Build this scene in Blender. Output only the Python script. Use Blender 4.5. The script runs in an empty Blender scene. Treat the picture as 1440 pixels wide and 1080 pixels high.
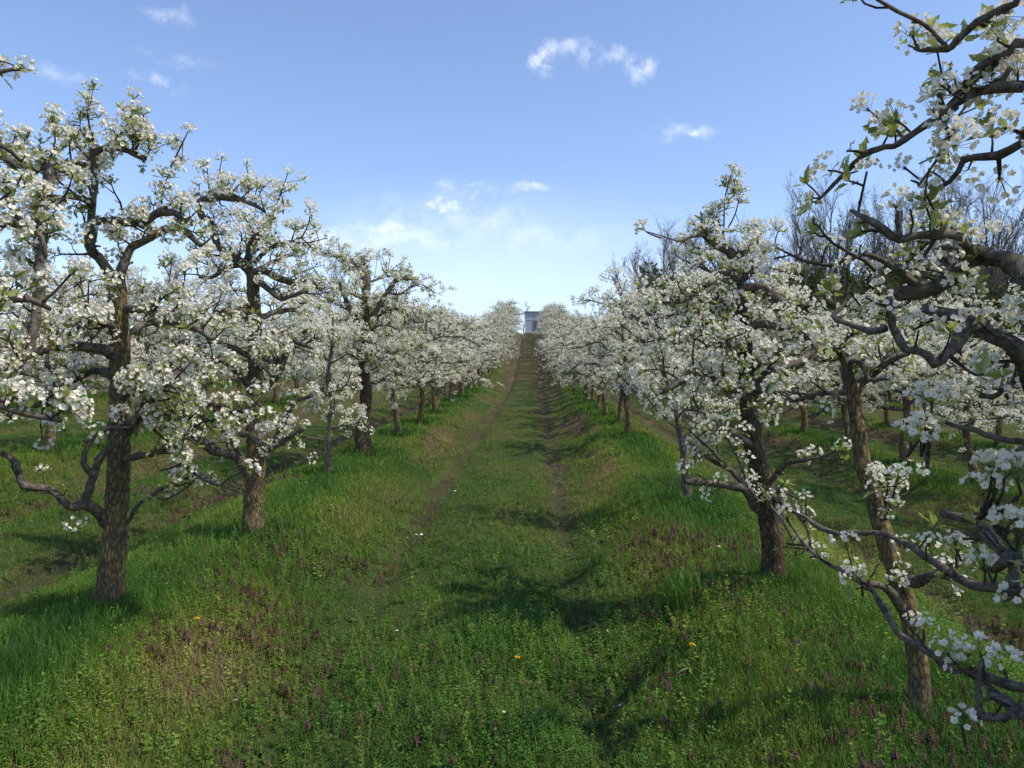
import bpy, math, random
import numpy as np
from mathutils import Vector, Matrix

# ------------------------------------------------------------------ camera, sky, sun, exposure
SC = bpy.context.scene
COL = SC.collection
CAM_Z = 1.63
FPX = 1100.0                       # focal length in pixels of the 1440 px wide frame
YAW = math.atan(32 / 1100.0)       # to the left of +Y
PITCH = math.radians(1.5)
cam_data = bpy.data.cameras.new('camera')
cam_data.sensor_width = 36.0
cam_data.lens = 36.0 * FPX / 1440.0
cam_data.clip_start = 0.05
cam_data.clip_end = 3000
cam = bpy.data.objects.new('camera', cam_data)
COL.objects.link(cam)
cam.location = (0, 0, CAM_Z)
cam.rotation_euler = (math.pi / 2 + PITCH, 0, YAW)
SC.camera = cam
CAM_R = np.array(cam.rotation_euler.to_matrix())

SUN_EL = math.radians(55)
SUN_AZ = math.radians(110)         # clockwise from +Y: from the right, a little behind
sun_vec = Vector((math.sin(SUN_AZ) * math.cos(SUN_EL), math.cos(SUN_AZ) * math.cos(SUN_EL), math.sin(SUN_EL)))
sl = bpy.data.lights.new('sun', 'SUN')
sl.energy = 3.3
sl.angle = math.radians(0.55)
sl.color = (1.0, 0.90, 0.72)
so = bpy.data.objects.new('sun', sl)
COL.objects.link(so)
so.rotation_euler = sun_vec.to_track_quat('Z', 'Y').to_euler()
so.location = (20, -5, 30)

SC.view_settings.view_transform = 'Standard'
SC.view_settings.look = 'None'
SC.view_settings.gamma = 1.0
SC.view_settings.exposure = 0.42
try:
    SC.view_settings.use_curve_mapping = False
except Exception:
    pass


def ray(u, v):
    d = np.array([(u - 720) / FPX, (540 - v) / FPX, -1.0])
    return CAM_R @ d


def P(u, v, d):
    """point seen at photo pixel (u, v), d metres along the view axis"""
    return np.array([0, 0, CAM_Z]) + ray(u, v) * d


world = bpy.data.worlds.new('World')
SC.world = world
world.use_nodes = True
WN, WL = world.node_tree.nodes, world.node_tree.links
WN.clear()
w_out = WN.new('ShaderNodeOutputWorld')
w_bg = WN.new('ShaderNodeBackground')
w_bg.inputs['Strength'].default_value = 0.15
w_sky = WN.new('ShaderNodeTexSky')
w_sky.sky_type = 'NISHITA'
w_sky.sun_disc = False
w_sky.sun_elevation = SUN_EL
w_sky.sun_rotation = SUN_AZ
w_sky.air_density = 1.0
w_sky.dust_density = 0.6
w_sky.ozone_density = 2.2
w_sky.altitude = 200


def wnode(t, **kw):
    n = WN.new(t)
    for k, v in kw.items():
        setattr(n, k, v)
    return n


def wmath(op, a, b=None, clamp=False):
    n = wnode('ShaderNodeMath', operation=op, use_clamp=clamp)
    for i, x in enumerate((a, b)):
        if x is None:
            continue
        if isinstance(x, (int, float)):
            n.inputs[i].default_value = x
        else:
            WL.new(x, n.inputs[i])
    return n.outputs[0]


w_tc = wnode('ShaderNodeTexCoord')
w_n1 = wnode('ShaderNodeTexNoise')
w_n1.inputs['Scale'].default_value = 24
w_n1.inputs['Detail'].default_value = 6
w_n1.inputs['Roughness'].default_value = 0.62
WL.new(w_tc.outputs['Generated'], w_n1.inputs['Vector'])
w_sub = wnode('ShaderNodeVectorMath', operation='SUBTRACT')
WL.new(w_n1.outputs['Color'], w_sub.inputs[0])
w_sub.inputs[1].default_value = (0.5, 0.5, 0.5)
w_scl = wnode('ShaderNodeVectorMath', operation='SCALE')
w_scl.inputs['Scale'].default_value = 0.045
WL.new(w_sub.outputs[0], w_scl.inputs[0])
w_dir = wnode('ShaderNodeVectorMath', operation='ADD')
WL.new(w_tc.outputs['Generated'], w_dir.inputs[0])
WL.new(w_scl.outputs[0], w_dir.inputs[1])
w_n2 = wnode('ShaderNodeTexNoise')
w_n2.inputs['Scale'].default_value = 34
w_n2.inputs['Detail'].default_value = 7
w_n2.inputs['Roughness'].default_value = 0.65
WL.new(w_tc.outputs['Generated'], w_n2.inputs['Vector'])
# small clouds of the photograph: (px, py, half width, half height in px, strength)
CLOUDS = [(766, 80, 26, 24, 1.0), (796, 70, 20, 14, .5), (832, 76, 24, 22, .65), (866, 75, 24, 15, .55), (900, 92, 28, 22, .9),
          (988, 184, 22, 11, .8), (955, 186, 70, 12, .25), (622, 292, 42, 13, .95), (655, 266, 46, 16, .7), (742, 263, 40, 10, .6),
          (540, 322, 75, 18, .65), (450, 340, 60, 26, .7), (236, 20, 34, 12, .45), (222, 116, 44, 16, .42), (640, 305, 190, 34, .30), (560, 335, 160, 22, .34), (760, 335, 170, 26, .22), (85, 106, 48, 12, .34),
          (255, 86, 60, 9, .2), ]
HAZES = [(690, 360, 320, 110, .13), (830, 420, 620, 120, .08), (250, 400, 620, 110, .07)]
mask = None
for (cu, cv, hw, hh, st) in CLOUDS:
    c = ray(cu, cv)
    c = c / np.linalg.norm(c)
    s = wnode('ShaderNodeVectorMath', operation='SUBTRACT')
    WL.new(w_dir.outputs[0], s.inputs[0])
    s.inputs[1].default_value = tuple(c)
    m = wnode('ShaderNodeVectorMath', operation='MULTIPLY')
    WL.new(s.outputs[0], m.inputs[0])
    m.inputs[1].default_value = (FPX / hw / .95, FPX / hw / .95, FPX / hh / .95)
    ln = wnode('ShaderNodeVectorMath', operation='LENGTH')
    WL.new(m.outputs[0], ln.inputs[0])
    mr = wnode('ShaderNodeMapRange', interpolation_type='SMOOTHSTEP')
    WL.new(ln.outputs['Value'], mr.inputs[0])
    mr.inputs[1].default_value = 1.15
    mr.inputs[2].default_value = 0.0
    mr.inputs[3].default_value = 0.0
    mr.inputs[4].default_value = st * .8
    mask = mr.outputs[0] if mask is None else wmath('MAXIMUM', mask, mr.outputs[0])
det = wnode('ShaderNodeMapRange')
WL.new(w_n2.outputs['Fac'], det.inputs[0])
det.inputs[1].default_value = 0.40
det.inputs[2].default_value = 0.66
det.inputs[3].default_value = 0.04
det.inputs[4].default_value = 1.0
mask = wmath('MULTIPLY', mask, det.outputs[0], True)
for (cu, cv, hw, hh, st) in HAZES:         # thin high veil towards the skyline
    c = ray(cu, cv)
    c = c / np.linalg.norm(c)
    s = wnode('ShaderNodeVectorMath', operation='SUBTRACT')
    WL.new(w_dir.outputs[0], s.inputs[0])
    s.inputs[1].default_value = tuple(c)
    m = wnode('ShaderNodeVectorMath', operation='MULTIPLY')
    WL.new(s.outputs[0], m.inputs[0])
    m.inputs[1].default_value = (FPX / hw, FPX / hw, FPX / hh)
    ln = wnode('ShaderNodeVectorMath', operation='LENGTH')
    WL.new(m.outputs[0], ln.inputs[0])
    mr = wnode('ShaderNodeMapRange', interpolation_type='SMOOTHSTEP')
    WL.new(ln.outputs['Value'], mr.inputs[0])
    mr.inputs[1].default_value = 1.15
    mr.inputs[2].default_value = 0.0
    mr.inputs[3].default_value = 0.0
    mr.inputs[4].default_value = st
    mask = wmath('ADD', mask, mr.outputs[0], True)
w_mix = wnode('ShaderNodeMix', data_type='RGBA')
WL.new(mask, w_mix.inputs['Factor'])
w_tint = wnode('ShaderNodeMix', data_type='RGBA', blend_type='MULTIPLY')
w_tint.inputs['Factor'].default_value = 1.0
WL.new(w_sky.outputs[0], w_tint.inputs['A'])
w_tint.inputs['B'].default_value = (1.10, 1.07, 1.13, 1)
WL.new(w_tint.outputs['Result'], w_mix.inputs['A'])
w_mix.inputs['B'].default_value = (7.6, 7.7, 8.2, 1)
WL.new(w_mix.outputs['Result'], w_bg.inputs['Color'])
WL.new(w_bg.outputs[0], w_out.inputs['Surface'])

# ------------------------------------------------------------------ noise and terrain
RNG = np.random.default_rng(11)
random.seed(4)


def _hash(ix, iy, seed):
    n = (ix.astype(np.int64) * 374761393 + iy.astype(np.int64) * 668265263 + seed * 982451653) & 0x7fffffff
    n = ((n ^ (n >> 13)) * 1274126177) & 0x7fffffff
    n = n ^ (n >> 16)
    return (n & 0xffff) / 65535.0


def vnoise(x, y, seed=0):
    x = np.asarray(x, float)
    y = np.asarray(y, float)
    ix, iy = np.floor(x), np.floor(y)
    fx, fy = x - ix, y - iy
    fx = fx * fx * (3 - 2 * fx)
    fy = fy * fy * (3 - 2 * fy)
    a, b = _hash(ix, iy, seed), _hash(ix + 1, iy, seed)
    c, d = _hash(ix, iy + 1, seed), _hash(ix + 1, iy + 1, seed)
    return (a * (1 - fx) + b * fx) * (1 - fy) + (c * (1 - fx) + d * fx) * fy


def fbm(x, y, seed=0, oct=4):
    s, a, t = 0, 1.0, 0
    for k in range(oct):
        s = s + a * vnoise(x * 2 ** k, y * 2 ** k, seed + k)
        t += a
        a *= .5
    return s / t


X0, HALF, PITCHROW = -0.47, 2.22, 4.35      # centre of the aisle, half an aisle, distance between rows


def softplus(t):
    t = np.asarray(t, float)
    return np.where(t > 30, t, np.log1p(np.exp(np.minimum(t, 30))))


def aisle(x):
    """signed distance from the middle of the aisle x lies in, and its number"""
    xo = np.asarray(x, float) - X0
    k = np.round(xo / (2 * HALF))
    return xo - k * 2 * HALF, k


def ground_z(x, y):
    x = np.asarray(x, float)
    y = np.asarray(y, float)
    z = 0.0667 * np.clip(y, -60, None) + 0.0965 * 3.2 * softplus((y - 41) / 3.2) - 0.155 * 1.6 * softplus((y - 83.5) / 1.6)
    xo = x - X0
    z = z + 0.055 * np.clip(-xo - 3.0, 0, 9) - 0.075 * np.clip(xo - 3.0, 0, 8)
    a, k = aisle(x)
    aa = np.abs(a)
    inside = np.abs(xo) < 24
    s = np.clip((1.80 - aa) / 0.72, 0, 1)
    s = s * s * (3 - 2 * s)
    wob = 0.06 * (fbm(y * .3, k * 7.0, 31) - .5)
    rut = np.exp(-((aa - .79 + wob) / .15) ** 2)
    rutd = (.085 + .06 * np.clip((y - 30) / 12, 0, 1)) * (0.5 + fbm(y * .35, a * .2 + k, 77))
    z = z + np.where(inside, -0.25 * s + .035 * np.exp(-(aa / .42) ** 2) - rutd * rut, -0.12)
    z = z + 0.07 * (fbm(x * .9, y * .9, 5) - .5) + 0.035 * (vnoise(x * 3.1, y * 3.1, 9) - .5)
    return z


def gz(x, y):
    return float(ground_z(np.array([x]), np.array([y]))[0])


# ------------------------------------------------------------------ materials
def new_mat(name):
    m = bpy.data.materials.new(name)
    m.use_nodes = True
    m.node_tree.nodes.clear()
    return m, m.node_tree.nodes, m.node_tree.links


def ramp(N, stops, interp='LINEAR'):
    r = N.new('ShaderNodeValToRGB')
    r.color_ramp.interpolation = interp
    e = r.color_ramp.elements
    while len(e) > 1:
        e.remove(e[-1])
    for i, (p, c) in enumerate(stops):
        el = e[0] if i == 0 else e.new(p)
        el.position = p
        el.color = (*c, 1)
    return r


def noise(N, L, vec, scale, detail=4, rough=.55):
    n = N.new('ShaderNodeTexNoise')
    n.inputs['Scale'].default_value = scale
    n.inputs['Detail'].default_value = detail
    n.inputs['Roughness'].default_value = rough
    L.new(vec, n.inputs['Vector'])
    return n


def mat_thin(name, stops, attr=None, nscale=20, trans=.3, rough=.6, gloss=.0, spread=.3):
    """thin leaf or petal: diffuse plus translucent, hue from a per-face number and noise"""
    m, N, L = new_mat(name)
    out = N.new('ShaderNodeOutputMaterial')
    geo = N.new('ShaderNodeNewGeometry')
    if attr:
        at = N.new('ShaderNodeAttribute')
        at.attribute_name = attr
        fac = at.outputs['Fac']
    else:
        nz = noise(N, L, geo.outputs['Position'], nscale, 3)
        mr = N.new('ShaderNodeMapRange')
        L.new(nz.outputs['Fac'], mr.inputs[0])
        mr.inputs[1].default_value = .5 - spread / 2
        mr.inputs[2].default_value = .5 + spread / 2
        fac = mr.outputs[0]
    r = ramp(N, stops)
    L.new(fac, r.inputs[0])
    d = N.new('ShaderNodeBsdfDiffuse')
    t = N.new('ShaderNodeBsdfTranslucent')
    L.new(r.outputs[0], d.inputs[0])
    L.new(r.outputs[0], t.inputs[0])
    mx = N.new('ShaderNodeMixShader')
    mx.inputs[0].default_value = trans
    L.new(d.outputs[0], mx.inputs[1])
    L.new(t.outputs[0], mx.inputs[2])
    last = mx
    if gloss > 0:
        g = N.new('ShaderNodeBsdfGlossy')
        g.inputs['Roughness'].default_value = rough
        g.inputs[0].default_value = (.9, .95, 1, 1)
        m2 = N.new('ShaderNodeMixShader')
        m2.inputs[0].default_value = gloss
        L.new(mx.outputs[0], m2.inputs[1])
        L.new(g.outputs[0], m2.inputs[2])
        last = m2
    L.new(last.outputs[0], out.inputs[0])
    return m


def mat_bark(name, dark, light, lichen, lich_amt, vs=(22, 22, 7), bump=.9, k=1.0):
    m, N, L = new_mat(name)
    out = N.new('ShaderNodeOutputMaterial')
    b = N.new('ShaderNodeBsdfPrincipled')
    b.inputs['Roughness'].default_value = .92
    b.inputs['Specular IOR Level'].default_value = .15
    tc = N.new('ShaderNodeTexCoord')
    mp = N.new('ShaderNodeMapping')
    mp.inputs['Scale'].default_value = vs
    L.new(tc.outputs['Object'], mp.inputs['Vector'])
    nd = noise(N, L, mp.outputs[0], .9, 5, .65)
    ad = N.new('ShaderNodeVectorMath')
    ad.operation = 'MULTIPLY_ADD'
    L.new(nd.outputs['Color'], ad.inputs[0])
    ad.inputs[1].default_value = (1.9, 1.9, 1.5)
    L.new(mp.outputs[0], ad.inputs[2])
    vo = N.new('ShaderNodeTexVoronoi')
    vo.feature = 'DISTANCE_TO_EDGE'
    vo.inputs['Scale'].default_value = 1.0
    L.new(ad.outputs[0], vo.inputs['Vector'])
    mr = N.new('ShaderNodeMapRange')
    L.new(vo.outputs['Distance'], mr.inputs[0])
    mr.inputs[1].default_value = 0.0
    mr.inputs[2].default_value = 0.34
    n2 = noise(N, L, tc.outputs['Object'], 60, 6, .65)
    n3 = noise(N, L, tc.outputs['Object'], 9, 4, .6)
    mul = N.new('ShaderNodeMath')
    mul.operation = 'MULTIPLY'
    L.new(mr.outputs[0], mul.inputs[0])
    L.new(n2.outputs['Fac'], mul.inputs[1])
    cr = ramp(N, [(0.0, dark), (.25, tuple((a + c) / 2 for a, c in zip(dark, light))), (.7, light)])
    L.new(mul.outputs[0], cr.inputs[0])
    lr = ramp(N, [(.52 - .12 * lich_amt, (0, 0, 0)), (.66 - .1 * lich_amt, (1, 1, 1))])
    L.new(n3.outputs['Fac'], lr.inputs[0])
    lm = N.new('ShaderNodeMath')
    lm.operation = 'MULTIPLY'
    L.new(lr.outputs[0], lm.inputs[0])
    L.new(mul.outputs[0], lm.inputs[1])
    lm2 = N.new('ShaderNodeMath')
    lm2.operation = 'MULTIPLY'
    lm2.use_clamp = True
    L.new(lm.outputs[0], lm2.inputs[0])
    lm2.inputs[1].default_value = 1.7 * lich_amt
    mx = N.new('ShaderNodeMix')
    mx.data_type = 'RGBA'
    L.new(lm2.outputs[0], mx.inputs['Factor'])
    L.new(cr.outputs[0], mx.inputs['A'])
    mx.inputs['B'].default_value = (*lichen, 1)
    L.new(mx.outputs['Result'], b.inputs['Base Color'])
    bp = N.new('ShaderNodeBump')
    bp.inputs['Strength'].default_value = bump
    bp.inputs['Distance'].default_value = .012
    L.new(mul.outputs[0], bp.inputs['Height'])
    L.new(bp.outputs[0], b.inputs['Normal'])
    L.new(b.outputs[0], out.inputs[0])
    return m


M_BARK = mat_bark('pear_bark', (.05, .040, .026), (.21, .17, .105), (.31, .245, .075), .9, (44, 44, 15))
M_BARK_DARK = mat_bark('dark_bark', (.03, .024, .017), (.13, .105, .072), (.22, .175, .06), .6, (42, 42, 14))
M_TWIG = mat_bark('twig_bark', (.025, .020, .017), (.105, .086, .072), (.17, .15, .07), .25, (60, 60, 30), .3)


def mat_limb():
    m, N, L = new_mat('limb_bark')
    out = N.new('ShaderNodeOutputMaterial')
    b = N.new('ShaderNodeBsdfPrincipled')
    b.inputs['Roughness'].default_value = .85
    b.inputs['Specular IOR Level'].default_value = .25
    tc = N.new('ShaderNodeTexCoord')
    n1 = noise(N, L, tc.outputs['Object'], 34, 8, .7)
    n2 = noise(N, L, tc.outputs['Object'], 7, 5, .6)
    n3 = noise(N, L, tc.outputs['Object'], 130, 4, .7)
    a = N.new('ShaderNodeMath')
    a.operation = 'MULTIPLY_ADD'
    L.new(n3.outputs['Fac'], a.inputs[0])
    a.inputs[1].default_value = .45
    L.new(n1.outputs['Fac'], a.inputs[2])
    r = ramp(N, [(.48, (.018, .016, .014)), (.66, (.068, .058, .048)), (.82, (.155, .135, .11)), (.95, (.24, .21, .17))])
    L.new(a.outputs[0], r.inputs[0])
    lr = ramp(N, [(.52, (0, 0, 0)), (.68, (.75, .75, .75))])
    L.new(n2.outputs['Fac'], lr.inputs[0])
    mx = N.new('ShaderNodeMix')
    mx.data_type = 'RGBA'
    L.new(lr.outputs[0], mx.inputs['Factor'])
    L.new(r.outputs[0], mx.inputs['A'])
    mx.inputs['B'].default_value = (.12, .10, .05, 1)
    L.new(mx.outputs['Result'], b.inputs['Base Color'])
    bp = N.new('ShaderNodeBump')
    bp.inputs['Strength'].default_value = .8
    bp.inputs['Distance'].default_value = .008
    L.new(a.outputs[0], bp.inputs['Height'])
    L.new(bp.outputs[0], b.inputs['Normal'])
    L.new(b.outputs[0], out.inputs[0])
    return m


M_LIMB = mat_limb()
M_SAPLING = mat_bark('young_bark', (.10, .085, .06), (.34, .30, .22), (.2, .18, .07), .4, (30, 30, 12), .5)
M_WILD = mat_bark('wild_bark', (.10, .085, .07), (.30, .255, .21), (.1, .1, .06), .2, (10, 10, 4), .4)
M_PETAL = mat_thin('petal', [(0, (.79, .75, .60)), (1, (.87, .85, .75))], nscale=40, trans=.32)
M_HEART = mat_thin('flower_heart', [(0, (.42, .40, .10)), (1, (.5, .36, .18))], nscale=80, trans=.1)
M_LEAF = mat_thin('young_leaf', [(0, (.15, .20, .035)), (.5, (.28, .33, .065)), (1, (.42, .42, .11))], nscale=14, trans=.5, gloss=.05, rough=.45)
M_WILDLEAF = mat_thin('wild_leaf', [(0, (.05, .075, .022)), (1, (.12, .15, .04))], nscale=2, trans=.35)
M_IVY = mat_thin('dark_leaf', [(0, (.035, .05, .02)), (1, (.09, .11, .04))], nscale=3, trans=.2)
GRASS_STOPS = [(0, (.030, .092, .020)), (.3, (.075, .180, .027)), (.55, (.155, .250, .033)), (.78, (.25, .285, .052)), (.9, (.30, .25, .085)), (1, (.34, .26, .13))]
M_GRASS = mat_thin('grass_blade', GRASS_STOPS, attr='tint', trans=.35, gloss=.012, rough=.55)
M_WEED = mat_thin('weed_leaf', [(0, (.036, .10, .02)), (.5, (.10, .205, .032)), (1, (.23, .285, .052))], attr='tint', trans=.3, gloss=.01)
M_NETTLE = mat_thin('nettle_bloom', [(0, (.075, .075, .035)), (.4, (.13, .07, .06)), (.8, (.17, .075, .10)), (1, (.24, .10, .17))], attr='tint', trans=.25)
M_STEM = mat_thin('green_stem', [(0, (.06, .10, .03)), (1, (.11, .15, .05))], nscale=30, trans=.1)
M_YELLOW = mat_thin('dandelion_petal', [(0, (.72, .42, .01)), (1, (.85, .58, .02))], nscale=120, trans=.2)
M_DAISY = mat_thin('daisy_petal', [(0, (.78, .78, .74)), (1, (.86, .86, .84))], nscale=120, trans=.25)


def mat_ground():
    m, N, L = new_mat('turf_soil')
    out = N.new('ShaderNodeOutputMaterial')
    b = N.new('ShaderNodeBsdfPrincipled')
    b.inputs['Roughness'].default_value = .95
    b.inputs['Specular IOR Level'].default_value = .1
    geo = N.new('ShaderNodeNewGeometry')
    at = N.new('ShaderNodeAttribute')
    at.attribute_name = 'tint'
    n1 = noise(N, L, geo.outputs['Position'], 3.5, 6, .65)
    n2 = noise(N, L, geo.outputs['Position'], 55, 6, .75)
    a1 = N.new('ShaderNodeMath')
    a1.operation = 'MULTIPLY_ADD'
    L.new(n1.outputs['Fac'], a1.inputs[0])
    a1.inputs[1].default_value = .35
    L.new(at.outputs['Fac'], a1.inputs[2])
    a2 = N.new('ShaderNodeMath')
    a2.operation = 'MULTIPLY_ADD'
    L.new(n2.outputs['Fac'], a2.inputs[0])
    a2.inputs[1].default_value = .55
    L.new(a1.outputs[0], a2.inputs[2])
    r = ramp(N, [(.12, (.024, .042, .013)), (.36, (.05, .075, .022)), (.46, (.10, .10, .036)), (.52, (.045, .045, .022)), (.62, (.095, .082, .045)), (.7, (.05, .042, .027)), (.8, (.14, .11, .06)), (1.0, (.06, .048, .033))])
    mr = N.new('ShaderNodeMapRange')
    L.new(a2.outputs[0], mr.inputs[0])
    mr.inputs[1].default_value = .1
    mr.inputs[2].default_value = 1.55
    L.new(mr.outputs[0], r.inputs[0])
    L.new(r.outputs[0], b.inputs['Base Color'])
    bp = N.new('ShaderNodeBump')
    bp.inputs['Strength'].default_value = .9
    bp.inputs['Distance'].default_value = .07
    L.new(a2.outputs[0], bp.inputs['Height'])
    L.new(bp.outputs[0], b.inputs['Normal'])
    L.new(b.outputs[0], out.inputs[0])
    return m


M_GROUND = mat_ground()


def mat_plain(name, col, rough=.6, var=.08, scale=4, metal=0):
    m, N, L = new_mat(name)
    out = N.new('ShaderNodeOutputMaterial')
    b = N.new('ShaderNodeBsdfPrincipled')
    b.inputs['Roughness'].default_value = rough
    b.inputs['Metallic'].default_value = metal
    tc = N.new('ShaderNodeTexCoord')
    nz = noise(N, L, tc.outputs['Object'], scale, 5, .6)
    r = ramp(N, [(.3, tuple(c * (1 - var * 2) for c in col)), (.7, tuple(c * (1 + var) for c in col))])
    L.new(nz.outputs['Fac'], r.inputs[0])
    L.new(r.outputs[0], b.inputs['Base Color'])
    L.new(b.outputs[0], out.inputs[0])
    return m


# ------------------------------------------------------------------ mesh helpers
class Geo:
    """collects vertices and same-sized faces, then becomes ONE mesh object"""

    def __init__(self):
        self.V, self.F, self.n = [], [], 0

    def add(self, V, F, mat=0, tint=None):
        V = np.asarray(V, float).reshape(-1, 3)
        F = np.asarray(F, int)
        if len(F) == 0:
            return
        t = None if tint is None else np.broadcast_to(np.asarray(tint, float), (len(F),))
        self.F.append((F + self.n, np.broadcast_to(np.asarray(mat), (len(F),)), t))
        self.V.append(V)
        self.n += len(V)

    def more(self, F, mat=0, tint=None, back=0):
        """faces on the vertices of the last add()"""
        F = np.asarray(F, int)
        base = self.n - len(self.V[-1])
        t = None if tint is None else np.broadcast_to(np.asarray(tint, float), (len(F),))
        self.F.append((F + base, np.broadcast_to(np.asarray(mat), (len(F),)), t))

    def mesh(self, name, mats, origin=(0, 0, 0), smooth=True):
        me = bpy.data.meshes.new(name)
        if not self.V:
            V = np.zeros((0, 3))
        else:
            V = np.concatenate(self.V) - np.asarray(origin)
        me.vertices.add(len(V))
        me.vertices.foreach_set('co', V.astype(np.float32).ravel())
        loops = np.concatenate([f.ravel() for f, _, _ in self.F])
        sizes = np.concatenate([np.full(len(f), f.shape[1]) for f, _, _ in self.F])
        starts = np.concatenate([[0], np.cumsum(sizes)[:-1]])
        me.loops.add(len(loops))
        me.loops.foreach_set('vertex_index', loops.astype(np.int32))
        me.polygons.add(len(sizes))
        me.polygons.foreach_set('loop_start', starts.astype(np.int32))
        me.polygons.foreach_set('loop_total', sizes.astype(np.int32))
        for m in mats:
            me.materials.append(m)
        me.polygons.foreach_set('material_index', np.concatenate([m for _, m, _ in self.F]).astype(np.int32))
        me.polygons.foreach_set('use_smooth', np.full(len(sizes), smooth, dtype=bool))
        if any(t is not None for _, _, t in self.F):
            at = me.attributes.new('tint', 'FLOAT', 'FACE')
            at.data.foreach_set('value', np.concatenate([np.zeros(len(f)) if t is None else t for f, _, t in self.F]).astype(np.float32))
        me.update(calc_edges=True)
        return me

    def build(self, name, mats, parent=None, origin=(0, 0, 0), smooth=True):
        if not self.F:
            return None
        o = bpy.data.objects.new(name, self.mesh(name, mats, origin, smooth))
        COL.objects.link(o)
        if parent is not None:
            o.parent = parent
        return o


def tag(o, label=None, cat=None, group=None, kind=None):
    for k, v in (('label', label), ('category', cat), ('group', group), ('kind', kind)):
        if v:
            o[k] = v
    return o


def empty(name, loc, rz=0, label=None, cat=None, group=None):
    o = bpy.data.objects.new(name, None)
    o.empty_display_size = .2
    COL.objects.link(o)
    o.location = tuple(loc)
    o.rotation_euler = (0, 0, rz)
    return tag(o, label, cat, group)


def copy_tree(o, parent=None):
    c = o.copy()
    COL.objects.link(c)
    if parent is not None:
        c.parent = parent
    for ch in o.children:
        copy_tree(ch, c)
    return c


def unit(v):
    v = np.asarray(v, float)
    return v / (np.linalg.norm(v, axis=-1, keepdims=True) + 1e-12)


def frames(nrm, spin):
    """rotation matrices whose z axis is nrm"""
    nrm = unit(nrm)
    ref = np.where(np.abs(nrm[:, 2:3]) > .9, np.array([[1.0, 0, 0]]), np.array([[0, 0, 1.0]]))
    x = unit(np.cross(ref, nrm))
    y = np.cross(nrm, x)
    c, s = np.cos(spin)[:, None], np.sin(spin)[:, None]
    return np.stack([x * c + y * s, -x * s + y * c, nrm], axis=2)


def stamp(G, tmpl, pos, R, scale, tint=None):
    """copies of a template (list of (V, F, mat)) joined into G"""
    p = len(pos)
    if p == 0:
        return
    for V, F, mat in tmpl:
        n = len(V)
        W = np.einsum('pij,nj->pni', R, V) * np.asarray(scale).reshape(p, 1, 1) + pos[:, None, :]
        FF = F[None] + (np.arange(p) * n)[:, None, None]
        t = None if tint is None else np.repeat(tint, len(F))
        G.add(W.reshape(-1, 3), FF.reshape(-1, F.shape[1]), mat, t)


def tube(G, path, rad, sides=6, mat=0, rough=0.0, rng=None, cap=True, tint=None, flute=0.0):
    path = np.asarray(path, float)
    rad = np.asarray(rad, float)
    n = len(path)
    tan = unit(np.gradient(path, axis=0))
    a = np.array([1.0, 0, 0]) if abs(tan[0][0]) < .8 else np.array([0, 1.0, 0])
    us = np.zeros((n, 3))
    u = unit(np.cross(tan[0], a))
    for i in range(n):
        u = u - tan[i] * np.dot(u, tan[i])
        u = u / (np.linalg.norm(u) + 1e-12)
        us[i] = u
    vs = np.cross(tan, us)
    th = np.arange(sides) * 2 * np.pi / sides
    r = np.repeat(rad[:, None], sides, 1)
    if rough > 0:
        r = r * (1 + rough * (rng.random((n, sides)) - .5) * 2)
    if flute > 0:
        ii = np.arange(n)[:, None] * .35
        ph = rng.random() * 9
        r = r * (1 + flute * np.sin(th[None] * 3 + ii * .25 + ph) + flute * .7 * np.sin(th[None] * 5 - ii * .4 + ph * 2))
    V = path[:, None] + us[:, None] * (np.cos(th) * r)[..., None] + vs[:, None] * (np.sin(th) * r)[..., None]
    V = V.reshape(-1, 3)
    i = np.arange(n - 1)[:, None] * sides
    j = np.arange(sides)[None]
    j2 = (j + 1) % sides
    F = np.stack([i + j, i + j2, i + sides + j2, i + sides + j], axis=-1).reshape(-1, 4)
    G.add(V, F, mat, tint)
    if cap:
        G.more(np.array([np.arange(sides) + (n - 1) * sides]), mat, tint)


def spline(pts, step):
    """Catmull-Rom through rows of (x, y, z, r), resampled about every step metres"""
    pts = np.asarray(pts, float)
    q = np.vstack([2 * pts[0] - pts[1], pts, 2 * pts[-1] - pts[-2]])
    out = []
    for k in range(1, len(q) - 2):
        p0, p1, p2, p3 = q[k - 1:k + 3]
        m = max(2, int(np.linalg.norm((p2 - p1)[:3]) / step))
        t = np.arange(m)[:, None] / m
        out.append(.5 * ((2 * p1) + (-p0 + p2) * t + (2 * p0 - 5 * p1 + 4 * p2 - p3) * t * t + (-p0 + 3 * p1 - 3 * p2 + p3) * t ** 3))
    out.append(q[-2][None])
    o = np.vstack(out)
    o[:, 3] = np.maximum(o[:, 3], .002)
    return o


# ------------------------------------------------------------------ flower and leaf templates
def petal_shape(L, W, cup, lod):
    if lod == 0:
        V = np.array([[.08 * L, 0, 0], [.42 * L, -.46 * W, cup * .25], [.80 * L, -.42 * W, cup * .8], [1.0 * L, 0, cup * 1.0], [.80 * L, .42 * W, cup * .8], [.42 * L, .46 * W, cup * .25]])
        F = np.array([[0, 1, 2, 3, 4, 5]])
    else:
        V = np.array([[.05 * L, 0, 0], [.68 * L, -.5 * W, cup * .5], [1.0 * L, 0, cup], [.68 * L, .5 * W, cup * .5]])
        F = np.array([[0, 1, 2, 3]])
    return V, F


def rotz(V, a):
    c, s = math.cos(a), math.sin(a)
    return V @ np.array([[c, s, 0], [-s, c, 0], [0, 0, 1.0]])


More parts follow.
